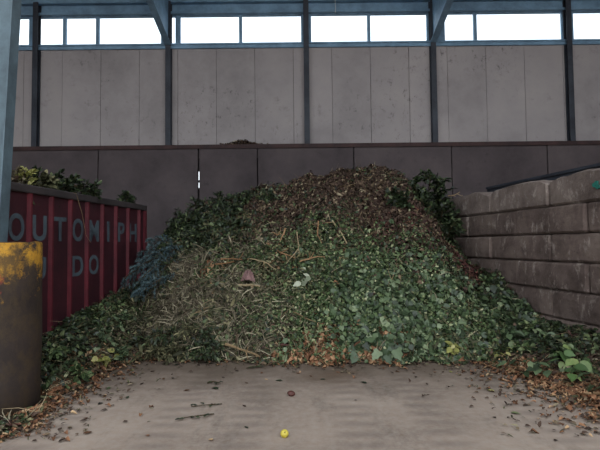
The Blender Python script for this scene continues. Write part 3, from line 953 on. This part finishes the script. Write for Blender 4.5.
# blue spruce branches in the hollow beside the container
for px, py, dx, dy, dz, L, w in ((178, 262, -.9, -.5, .35, .8, 'long one in the middle'), (172, 268, -.5, -.8, .25, .75, 'pointing to the viewer'), (160, 272, -.9, -.5, .3, .75, 'lying towards the container'), (165, 258, -.6, -.4, .5, .7, 'upper one towards the container'), (186, 256, -.3, -.8, .45, .75, 'right one under the evergreen boughs'),
                               (150, 276, -.9, -.5, .3, .55, 'outermost at the container side'), (176, 252, -.6, -.2, .6, .75, 'topmost one'), (182, 276, -.7, -.7, .1, .65, 'low one at the edge of the hay'), (156, 285, -.5, -.8, .1, .5, 'lowest one in front')):
    branch('spruce_branch', 'blue grey spruce branch beside the red container, ' + w, 'branch', 'blue spruce branches', heap_at(px, py) + Vector((0, 0, .05)), (dx, dy, dz), L, 'spruce', proto=TUFT, ls=(.045, .08), n_side=16, side=.42, per=22, droop=.5, spread=.8)
branch('fresh_bough', 'fresh bright green bough just right of the long pale stick', 'branch', None, heap_at(352, 222), (-.3, -.8, .05), .5, 'fresh', proto=NARROW, ls=(.06, .11), n_side=12, per=16, droop=.3)
# dry brush bundle at the left foot
for k, (px, py, dx, dz, L, w) in enumerate(((175, 335, -.3, .3, .45, 'upper left one'), (190, 330, .1, .35, .45, 'topmost one'), (205, 335, .3, .25, .45, 'upper right one'), (182, 345, -.2, .05, .4, 'lower one left of the middle'), (198, 346, .2, .05, .4, 'lower one right of the middle'), (168, 345, -.4, .1, .35, 'leftmost one on the floor'), (212, 345, .3, .1, .35, 'rightmost one by the tan stick'))):
    branch('brush_clump', 'dry brush clump at the left foot of the heap, ' + w, 'branch', 'dry brush at the left foot', heap_at(px, py), (dx, -.75, dz), L, 'moss' if k % 2 else 'darkleaf', proto=NARROW, ls=(.05, .1), n_side=12, per=14)
# low shrubs growing over the litter beside the container
for k, (px, py, dx, dz, L, w) in enumerate(((60, 358, .2, .6, .45, 'second from the yellow collar'), (85, 350, .1, .5, .5, 'behind the yellow green clump'), (108, 342, .1, .5, .5, 'right of the yellow green clump'), (75, 375, .3, .3, .35, 'left of the yellow green clump'), (52, 380, .2, .4, .35, 'nearest the yellow collar'), (125, 330, .1, .5, .5, 'high up below the spruce'), (100, 322, .1, .6, .5, 'touching the container ribs'), (138, 345, .1, .3, .4, 'nearest the dry brush'), (120, 355, .2, .2, .35, 'on the orange leaves at the floor edge'))):
    branch('shrub_cutting', ('mid green', 'dark green', 'blue green')[k % 3] + ' shrub cutting by the red container, ' + w, 'branch', 'shrub cuttings beside the container', heap_at(px, py), (dx, -.5, dz), L, ('green', 'darkleaf', 'ivy')[k % 3], proto=LEAF, ls=(.05, .1), per=10)
# shrub cuttings beside the block wall
for k, (px, py, dx, dz, L, w) in enumerate(((530, 335, -.2, .5, .45, 'right of the broad leaved clump'), (545, 350, -.3, .5, .45, 'above the small large leaved cutting'), (520, 350, -.2, .3, .4, 'below the broad leaved clump'), (563, 358, -.3, .4, .4, 'nearest the right edge'), (488, 287, -.3, .5, .4, 'highest one above the broad leaved clump'), (480, 296, -.4, .4, .4, 'beside the dark red leaves'))):
    branch('hedge_cutting', ('dark' if k % 2 else 'mid green') + ' hedge cutting at the block wall, ' + w, 'branch', 'hedge cuttings beside the block wall', heap_at(px, py), (dx, -.5, dz), L, 'darkleaf' if k % 2 else 'green', ls=(.05, .1), per=11)

# ------------------------------------------------------------------ big-leaved cuttings, each leaf a part
def ivy_leaf_mesh(kind):
    b = MB()
    if kind == 'ivy':
        out = [(0, 0), (-.08, .3), (.12, .48), (.3, .33), (.62, .36), (.72, .18), (1, 0)]
    else:
        out = [(0, 0), (.12, .2), (.35, .31), (.6, .27), (.82, .13), (1, 0)]
    ax = [(x_, 0) for x_, _ in out[1:-1]]
    mid_ = [b.bm.verts.new((max(x_, .02) if i else x_, 0, -.12 * x_ * x_)) for i, (x_, y) in enumerate(out)]
    for s in (1, -1):
        e = [mid_[0]] + [b.bm.verts.new((x_, s * y, .1 * y - .12 * x_ * x_ + .02)) for x_, y in out[1:-1]] + [mid_[-1]]
        for i in range(len(out) - 1):
            vs = []
            for q in (mid_[i], mid_[i + 1], e[i + 1], e[i]):
                if q not in vs: vs.append(q)
            if len(vs) > 2: b.bm.faces.new(vs)
    me = b.mesh('leaf', True)
    a = me.attributes.new('rnd', 'FLOAT', 'FACE')
    return me
IVY_ME, BROAD_ME, YEL_ME = ivy_leaf_mesh('ivy'), ivy_leaf_mesh('broad'), ivy_leaf_mesh('broad')
IVY_ME.materials.append(M['ivy']); BROAD_ME.materials.append(M['ivy']); YEL_ME.materials.append(M['yellow_leaf'])
GREEN_ME = ivy_leaf_mesh('broad'); GREEN_ME.materials.append(M['fresh'])
PALE_ME = ivy_leaf_mesh('broad'); PALE_ME.materials.append(M['pale'])

def vine(name, label, group, pts, nleaf, ls, leaf_me, stem='dark_wood', spread=.07):
    pts = [Vector(p) for p in pts]
    base = pts[0]
    t = tag(empty(name, base), label, 'cutting', group)
    b = MB(); b.tube([p - base for p in pts], .006, 5); b.build('stem', stem, t)
    for k in range(nleaf):
        u = (k + .5) / nleaf * (len(pts) - 1); i = int(u); f = u - i
        p = pts[i].lerp(pts[min(i + 1, len(pts) - 1)], f) - base
        nr = Vector(hn(np.array([p.x + base.x]), np.array([p.y + base.y]))[0])
        dd = Vector((random.gauss(0, 1), random.gauss(0, 1), random.gauss(0, .5)))
        dd = (dd - nr * dd.dot(nr) * .8 + Vector((0, -.2, -.3))).normalized()
        up = (nr + Vector((random.gauss(0, .35), random.gauss(0, .35), random.gauss(0, .2)))).normalized()
        y = up.cross(dd).normalized(); z = dd.cross(y)
        s = random.uniform(*ls)
        o = bpy.data.objects.new('leaf', leaf_me)
        q = p + nr * random.uniform(.01, spread) + dd * random.uniform(0, .06)
        if q.z + base.z < .03: q.z = .03 - base.z
        if (dd * s + q + base).z < .02: dd = Vector((dd.x, dd.y, .05)).normalized(); y = up.cross(dd).normalized(); z = dd.cross(y)
        o.matrix_local = Matrix.Translation(q) @ Matrix((dd, y, z)).transposed().to_4x4() @ Matrix.Scale(s, 4)
        link(o, t)
    return t

def vine_path(px, py, n=5, step=.14, drift=(0, -1)):
    p = heap_at(px, py); out = []
    x_, y_ = p.x, p.y
    a = math.atan2(drift[1], drift[0]) + random.uniform(-.5, .5)
    for k in range(n):
        y2 = max(y_, 4.6)
        z = max(float(hz(np.array(x_), np.array(y2))), 0) + .07
        out.append((min(x_, wall_x(y2) - .12), y2, z))
        a += random.uniform(-.4, .4)
        x_ += math.cos(a) * step; y_ += math.sin(a) * step * .8
        if float(hz(np.array(x_), np.array(y_))) < .03: y_ += .2
    return out
IW = ('uppermost left', 'upper second from left', 'upper third from left', 'upper fourth from left', 'middle row leftmost', 'middle row second', 'middle row third', 'middle row nearest the dark red leaves', 'foot row leftmost, above the orange leaves', 'foot row second', 'foot row third', 'foot row rightmost', 'outlier among the small green leaves', 'uppermost right')
for w, (px, py) in zip(IW, ((375, 295), (390, 305), (405, 300), (420, 295), (385, 325), (402, 330), (420, 325), (436, 315), (370, 340), (390, 348), (412, 350), (432, 345), (350, 325), (440, 300))):
    vine('ivy_trail', 'ivy trail on the heap\'s right front, ' + w, 'ivy trails on the front slope', vine_path(px, py), 11, (.09, .15), IVY_ME)
BWD = ('topmost left', 'topmost middle', 'topmost right', 'centre left', 'centre', 'right by the wall', 'lowest left', 'lowest middle', 'lowest by the wall')
for w, (px, py) in zip(BWD, ((490, 292), (503, 300), (515, 308), (495, 312), (508, 320), (522, 325), (498, 335), (514, 338), (530, 340))):
    vine('broad_leaf_cutting', 'glossy broad leaved cutting between heap and block wall, ' + w, 'broad leaved cuttings by the block wall', vine_path(px, py, 4, .13, (-.3, -1)), 12, (.11, .19), BROAD_ME, spread=.14)
for px, py, lab, me_, n_ in ((585, 375, 'bright green large leaved cutting at the right edge below the block wall', GREEN_ME, 14), (575, 362, 'dark green large leaved cutting behind the bright one at the right edge', BROAD_ME, 12), (548, 376, 'small large leaved cutting on the orange litter beside the block wall', BROAD_ME, 9), (592, 392, 'fresh green cutting nearest the right edge on the orange litter', BROAD_ME, 8),
                             (309, 274, 'pale silvery leaf clump below the orange tangle at the heap middle', PALE_ME, 7), (564, 366, 'fresh green cutting beside the bright one at the right edge', GREEN_ME, 8),
                             (398, 357, 'single large ivy sprig at the heap foot below the ivy', IVY_ME, 6)):
    vine('leafy_sprig', lab, None, vine_path(px, py, 4, .12, (-.5, -1)), n_ + 5, (.1, .18), me_, spread=.2)
for px, py, lab in ((95, 366, 'clump of yellow green leaves on the litter left of the heap'), (497, 362, 'yellow leaf cluster at the right corner of the heap foot'), (448, 364, 'yellow green sprig at the heap foot right of the middle')):
    vine('yellow_sprig', lab, None, vine_path(px, py, 3, .1, (1, 0)), 18 if px < 200 else 9, (.08, .15), YEL_ME, 'wood', .1)

# ------------------------------------------------------------------ sticks on the heap
def stick(label, pix, r, mat='wood', group=None, lift=.1, side=()):
    pts = []
    for px, py in pix:
        p = heap_at(px, py)
        nr = Vector(hn(np.array([p.x]), np.array([p.y]))[0])
        pts.append(p + nr * lift + Vector((0, 0, .02)))
    base = pts[0]
    fine = []
    for a, c in zip(pts, pts[1:]):
        for k in range(3): fine.append(a.lerp(c, k / 3) + Vector((random.gauss(0, .006), random.gauss(0, .006), random.gauss(0, .006))))
    fine.append(pts[-1])
    t = tag(empty('stick', base), label, 'stick', group)
    b = MB(); n_ = len(fine)
    b.tube([p - base for p in fine], [r * (1 - .55 * k / (n_ - 1)) for k in range(n_)], 6)
    b.build('shaft', mat, t)
    for u, ang, L in [(random.uniform(.3, .8), random.choice((-1, 1)) * random.uniform(.5, 1.1), random.uniform(.08, .2)) for _ in range(2)]:
        i = min(int(u * (n_ - 1)), n_ - 2)
        d = (fine[i + 1] - fine[i]).normalized()
        d2 = (Matrix.Rotation(ang, 3, 'Y') @ d)
        b = MB(); q = fine[i] - base
        b.tube([q, q + d2 * L * .6, q + d2 * L + Vector((0, 0, .02))], [r * .5, r * .4, r * .2], 5)
        b.build('twig', mat, t)
    return t
stick('long pale bare stick leaning on the heap right of its middle', [(335, 226), (341, 240), (351, 260)], .018)
stick('thin grey stick lying level from the top of the long pale stick', [(337, 227), (322, 228), (306, 231)], .011)
stick('short thick pale stub standing among the evergreen boughs', [(221, 213), (224, 224), (227, 236)], .02)
stick('pale slanting stick right of the short stub among the boughs', [(252, 217), (247, 228), (242, 239)], .017)
stick('orange forked twig in the tangle at the heap middle', [(290, 236), (283, 247), (277, 259)], .017, 'orange_wood', lift=.17)
stick('orange twig crossing low in the tangle at the heap middle', [(271, 250), (281, 258), (292, 264)], .017, 'orange_wood', lift=.17)
stick('orange upright twig right of the tangle at the heap middle', [(318, 231), (316, 242), (320, 252)], .014, 'orange_wood', lift=.17)
stick('orange curved twig left of the tangle at the heap middle', [(268, 240), (276, 243), (287, 240)], .012, 'orange_wood', lift=.17)
stick('pale thin twig running down from the orange tangle', [(300, 240), (297, 256), (290, 272)], .011, lift=.17)
stick('long pale level stick just below the pink scrap', [(239, 291), (258, 292), (279, 296)], .02)
stick('flat reddish stick lying level above the pink scrap', [(226, 268), (236, 266), (248, 265)], .02, 'orange_wood', lift=.17)
stick('second reddish stick lying level above the pink scrap, lower one', [(222, 272), (236, 271), (246, 269)], .015, 'orange_wood', lift=.17)
stick('yellowish green stem sloping right of the pink scrap', [(254, 264), (266, 269), (278, 277)], .013, lift=.17)
stick('pale stem curving below the orange tangle', [(304, 268), (313, 264), (323, 264)], .015, 'orange_wood', lift=.17)
stick('tan stick lying at the heap foot over the bare floor', [(224, 350), (240, 355), (263, 362)], .024, 'wood', lift=.13)
stick('thin yellowish stem in the ivy of the right slope', [(386, 291), (391, 282), (396, 274)], .009)
stick('pale thin stem leaning below the laurel boughs', [(434, 238), (444, 247), (456, 258)], .012)
stick('pale cut branch end sticking out beside the laurel boughs', [(446, 199), (453, 197), (460, 197)], .016)
stick('tan curved stem at the heap foot right of the orange leaves', [(372, 363), (379, 358), (384, 352)], .013, lift=.06)
stick('thin reddish stem hanging in the dark red leaves', [(468, 279), (466, 287), (462, 296)], .009, 'orange_wood')
stick('thin pale stem in the hay at the left front', [(196, 318), (210, 313), (228, 309)], .01)
stick('thin tan stem along the hay top at the left', [(162, 272), (176, 262), (192, 255)], .009)
stick('fine pale stem sloping over the small green leaves', [(290, 318), (310, 326), (334, 336)], .01)
for (px, py), tw in zip(((345, 190), (300, 200), (372, 180), (395, 208), (410, 226), (270, 222), (255, 236), (310, 218), (232, 252), (216, 258), (264, 282), (340, 262)), ('left of the peak', 'on the left of the dead leaves', 'at the very peak', 'right of the peak among dead leaves', 'below left of the laurel boughs', 'above the orange tangle, left', 'below the slanting pale stick', 'above the level grey stick', 'above the reddish level sticks', 'below the short pale stub', 'right of the pink scrap', 'below the long pale stick')):
    a = random.uniform(0, 2 * math.pi); L = random.uniform(8, 15)
    stick('thin bare twig in the upper heap ' + tw, [(px, py), (px + L * math.cos(a), py + L * .5 * math.sin(a))], .008, random.choice(('wood', 'orange_wood', 'dark_wood')), 'thin twigs in the upper heap')

# crumpled pink scrap
p = heap_at(249, 285)
b = MB()
grid = []
for j in range(6):
    grid.append([b.bm.verts.new(((i - 3.5) * .034 * (1 - .09 * j), (j - 2.5) * .028 + .02 * math.sin(i * 1.3), .13 + (j - 2.5) * .03 - .01 * abs(i - 3) + .025 * noise.noise(Vector((i * .9, j * .9, 2))))) for i in range(8)])
for j in range(5):
    for i in range(7): b.bm.faces.new((grid[j][i], grid[j][i + 1], grid[j + 1][i + 1], grid[j + 1][i]))
ex = bmesh.ops.extrude_face_region(b.bm, geom=list(b.bm.faces))
for v in ex['geom']:
    if isinstance(v, bmesh.types.BMVert): v.co.z -= .012
o = b.build('crumpled_scrap', 'pink'); o.location = p + Vector((0, -.1, .06))
tag(o, 'crumpled pinkish scrap on the left front slope of the heap', 'scrap')

# ------------------------------------------------------------------ waste in the container and debris on the ledge
KM = Matrix.Translation(k0) @ Matrix.Rotation(kr, 4, 'Z')
def in_cont(px, py, off):                        # a point over the container, off metres behind its near rim
    d = ray(px, py)
    a2 = KA - off * math.sqrt(1 + KB * KB)
    Y = a2 / (d.x / d.y - KB)
    return at(px, py, Y)
n = 5000
lx = rng.uniform(-KL + .1, -.1, n); ly = rng.uniform(.08, KW - .1, n)
fz = 2.36 + .12 * np.sin(lx * 2.1) + .1 * np.sin(ly * 2.7 + lx) + .10 * np.exp(-((lx + 3.6) / .9) ** 2)
pos = np.stack([lx, ly, fz + rng.random(n) * .1], -1)
cw = tag(empty('container_load', k0, kr), 'dry leaves and clippings filling the red container', 'waste')
nr = np.tile([[0, 0, 1.0]], (n, 1))
o = mesh_obj('leaf_layer', leaf_mesh('leaf_layer', CURL, pos, rand_frames(nr, .6), rng.uniform(.06, .13, n)), 'moss', cw); o['kind'] = 'stuff'
b = MB()
gr = [[b.bm.verts.new((x_, y_, 2.34 + .12 * math.sin(x_ * 2.1) + .1 * math.sin(y_ * 2.7 + x_) + .10 * math.exp(-((x_ + 3.6) / .9) ** 2))) for y_ in np.linspace(.03, KW - .03, 9)] for x_ in np.linspace(-KL + .03, -.03, 24)]
for A, B in zip(gr, gr[1:]):
    for i in range(8): b.bm.faces.new((A[i], A[i + 1], B[i + 1], B[i]))
b.build('fill', 'soil', cw)
for px, py, dx, dz, L, fol, lab in ((20, 182, -.1, .7, .36, 'hay', 'straw coloured leafy cutting above the container rim by the front column'),
                                   (27, 184, .0, .8, .38, 'yellow_leaf', 'yellowish leafy cutting in the tan clump above the container rim'),
                                   (35, 184, .3, .5, .36, 'moss', 'olive leafy cutting above the container rim beside the yellowish one'),
                                   (13, 181, -.3, .6, .36, 'dead', 'brown leafy cutting above the container rim behind the front column'),
                                   (48, 190, -.3, .5, .5, 'darkleaf', 'dark bough above the container rim, first from the front column'),
                                   (56, 190, -.1, .8, .45, 'darkleaf', 'dark bough above the container rim, tallest of the dark clump'),
                                   (66, 191, .15, .7, .45, 'darkleaf', 'dark bough above the container rim, third from the front column'),
                                   (75, 193, .5, .45, .5, 'darkleaf', 'dark bough above the container rim, last of the dark clump'),
                                   (124, 203, .2, .8, .36, 'darkleaf', 'small dark sprig above the far end of the container rim')):
    q = in_cont(px, py, .35)
    q.z = 2.5
    branch('load_bough', lab, 'branch', None, q, (dx, .0, dz), L, fol, ls=(.06, .11), n_side=18, side=.6, per=14, droop=.1)
# dark pole lying on the load
qa, qb = in_cont(70, 184, .7), in_cont(104, 200, .7)
b = MB(); b.tube([qa, qa.lerp(qb, .5), qb], [.03, .032, .025], 7)
tag(b.build('pole', 'dark_wood'), 'dark wooden pole lying on the container load', 'pole')
# straw hanging over the rim
s0 = in_cont(76, 193, -.09); s1 = in_cont(82, 213, -.1); s2 = in_cont(86, 235, -.1); s3 = in_cont(91, 243, -.1)
b = MB(); b.tube([s0 + Vector((-.1, .1, .02)), s0, s1, s2, s3], [.003, .004, .004, .003, .002], 5)
tag(b.build('straw_strand', 'wood'), 'thin dry stem hanging down over the container side', 'stem')
# leaf debris on the ledge of the back wall
n = 420
px0, px1 = at(222, 143, WL + .1).x, at(268, 143, WL + .1).x
u = rng.normal(.45, .22, n).clip(0, 1)
hh = .13 * np.exp(-((u - .42) / .22) ** 2) + .02
pos = np.stack([px0 + (px1 - px0) * u, rng.uniform(WL, WL + .3, n), Z_LEDGE + .04 + rng.random(n) * hh], -1)
o = mesh_obj('ledge_debris', leaf_mesh('ledge_debris', CURL, pos, rand_frames(np.tile([[0, 0, 1.0]], (n, 1)), .6), rng.uniform(.05, .11, n)), 'dead')
tag(o, 'small drift of dead leaves on the ledge of the back wall', 'debris', None, 'stuff')

# ------------------------------------------------------------------ things on the bare floor
def curled_leaf_mesh(mat, wid, curl):
    v, f = leaf_proto(wid, .22, -curl)
    v = v.copy(); v[:, 2] -= v[:, 2].min()
    b = MB()
    vs = [b.bm.verts.new(tuple(q)) for q in v]
    for q in f: b.bm.faces.new([vs[i] for i in q])
    me = b.mesh('blade', True)
    me.attributes.new('rnd', 'FLOAT', 'FACE'); me.materials.append(M[mat])
    return me
FL = {'orange': curled_leaf_mesh('rust_leaf', .6, .2), 'brown': curled_leaf_mesh('dead', .55, .25), 'green': curled_leaf_mesh('darkleaf', .5, .1), 'yellow': curled_leaf_mesh('yellow_leaf', .55, .15)}
used_labels = set()
def placed(kind_words, x_, y_, marks):
    """names a thing by the landmark nearest to it in the place and the side of it"""
    for name_, mx_, my_ in sorted(marks, key=lambda m: (m[1] - x_) ** 2 + (m[2] - y_) ** 2):
        dx_, dy_ = x_ - mx_, y_ - my_
        side_ = ('right of' if dx_ > 0 else 'left of') if abs(dx_) > abs(dy_) else ('behind' if dy_ > 0 else 'in front of')
        far_ = math.hypot(dx_, dy_)
        for w in (('just ' if far_ < .35 else 'a little ' if far_ < .8 else 'well ') + side_, side_):
            lab = '%s %s the %s' % (kind_words, w, name_)
            if lab not in used_labels:
                used_labels.add(lab)
                return lab
    return kind_words
FLOOR_MARKS = [(n_, ground(a_, b_).x, ground(a_, b_).y) for n_, a_, b_ in (('yellow apple', 284, 437), ('shrivelled fruit', 291, 396), ('tan stick', 243, 362), ('dry brush', 190, 358), ('yellow green clump', 95, 370), ('yellow collar', 20, 405), ('bright orange leaf', 92, 432), ('nearest green sprig', 214, 415), ('brown floor stain', 335, 375), ('ivy foot', 410, 367), ('right heap corner', 490, 366), ('orange litter at right', 545, 395), ('lone dark leaf', 367, 384))]
def floor_leaf(px, py, kind, s, label=None):
    p = ground(px, py)
    o = bpy.data.objects.new('fallen_leaf', FL[kind])
    o.location = (p.x, p.y, .004); o.rotation_euler = (0, 0, random.uniform(0, 6.28)); o.scale = (s, s, s * .8)
    link(o)
    tag(o, label or placed('small %s leaf on the floor' % kind, p.x, p.y, FLOOR_MARKS), 'leaf', None if label else kind + ' leaves on the floor')
floor_leaf(92, 432, 'orange', .1, 'bright orange fallen leaf on the left foreground floor')
floor_leaf(487, 390, 'yellow', .12, 'yellow green leaf on the floor below the right corner of the heap')
floor_leaf(183, 391, 'orange', .09, 'pale orange leaf on the floor below the dry brush')
floor_leaf(367, 384, 'green', .1, 'dark leaf alone on the floor right of the brown stain')
floor_leaf(510, 413, 'green', .1, 'dark leaf on the right foreground floor')
floor_leaf(212, 388, 'green', .13, 'dark green leaf on the floor below the left heap foot')
for px, py, k_, s in ((85, 418, 'orange', .07), (58, 417, 'brown', .07), (68, 427, 'brown', .06), (107, 390, 'green', .1), (127, 399, 'green', .08), (103, 403, 'green', .08), (147, 435, 'orange', .06), (3, 443, 'orange', .09), (210, 439, 'orange', .07), (248, 429, 'green', .06), (283, 381, 'green', .1), (320, 380, 'green', .08), (248, 384, 'brown', .06), (435, 372, 'orange', .07), (452, 373, 'yellow', .07), (460, 376, 'orange', .06), (557, 440, 'brown', .06), (493, 417, 'brown', .06), (163, 380, 'orange', .06), (150, 372, 'brown', .07), (140, 385, 'brown', .06), (118, 380, 'brown', .07), (225, 378, 'brown', .05), (262, 374, 'orange', .06), (300, 374, 'orange', .06), (312, 377, 'orange', .05), (340, 373, 'orange', .06), (395, 372, 'orange', .07), (415, 374, 'brown', .06), (470, 372, 'orange', .06), (480, 380, 'orange', .07), (505, 385, 'orange', .07), (525, 400, 'orange', .07), (540, 407, 'orange', .06), (235, 371, 'brown', .07), (175, 366, 'green', .09), (200, 366, 'brown', .07), (232, 373, 'brown', .06), (88, 385, 'brown', .06), (70, 398, 'orange', .06), (570, 422, 'orange', .06), (130, 371, 'yellow', .06), (268, 380, 'orange', .05), (356, 400, 'brown', .05), (430, 395, 'brown', .05), (246, 407, 'brown', .05)):
    floor_leaf(px, py, k_, s)
# green sprigs on the floor
def floor_sprig(px, py, ang, L, label):
    p = ground(px, py)
    t = tag(empty('floor_sprig', (p.x, p.y, .012), ang), label, 'sprig')
    b = MB(); b.tube([(0, 0, 0), (L * .5, .02, .01), (L, 0, 0)], [.006, .005, .003], 5); b.build('stem', 'dark_wood', t)
    for k in range(9):
        o = bpy.data.objects.new('leaf', FL['green']); s = random.uniform(.035, .08)
        o.location = (L * (k + random.random()) / 9, random.uniform(-.03, .03), .004); o.rotation_euler = (0, 0, random.uniform(-2.2, 2.2)); o.scale = (s, s, s)
        link(o, t)
floor_sprig(222, 405, math.pi + .25, .32, 'thin green sprig on the left foreground floor, nearer the heap')
floor_sprig(214, 415, math.pi + .35, .34, 'dark green sprig on the left foreground floor, nearest the viewer')
floor_sprig(246, 369, .2, .22, 'small green sprig on the floor below the tan stick')
floor_sprig(207, 384, .1, .16, 'small dark sprig on the floor below the dry brush')

# apple
R_ = .036
p = ground(284.5, 437.5)
ap = tag(empty('apple', (p.x, p.y, 0)), 'yellow apple lying on the bare concrete floor in the foreground', 'apple')
b = MB()
prof = []
for k in range(15):
    a = math.pi * k / 14
    r = R_ * math.sin(a) * (1.03 + .06 * math.cos(a))
    z = -R_ * .93 * math.cos(a)
    if k > 10: z -= R_ * .5 * ((k - 10) / 4) ** 2 * .6
    if k < 2: z += R_ * .1 * (2 - k) / 2
    prof.append((r if 0 < k < 14 else 0, z + R_ * .9))
b.lathe(prof, 24)
tilt = Matrix.Translation((0, 0, R_)) @ Matrix.Rotation(math.radians(50), 4, 'X') @ Matrix.Translation((0, 0, -R_))
o = b.build('flesh', 'apple', ap, True); o.matrix_local = tilt
b = MB(); b.tube([(0, 0, R_ * 1.42), (.003, 0, R_ * 1.7), (.008, 0, R_ * 2.1)], [.003, .0025, .003], 6)
o = b.build('stalk', 'dark_wood', ap); o.matrix_local = tilt
# rotten fruit
p = ground(291, 396)
b = MB(); bmesh.ops.create_icosphere(b.bm, subdivisions=3, radius=.036)
for v in b.bm.verts:
    v.co = Vector((v.co.x * 1.25, v.co.y, v.co.z * .85)) * (1 + .22 * noise.noise(v.co * 22)); v.co.z += .029
    v.co.z = max(v.co.z, .001)
o = b.build('rotten_fruit', 'fruit', None, True); o.location = (p.x, p.y, 0)
tag(o, 'shrivelled dark red brown fruit on the floor between apple and heap', 'fruit')
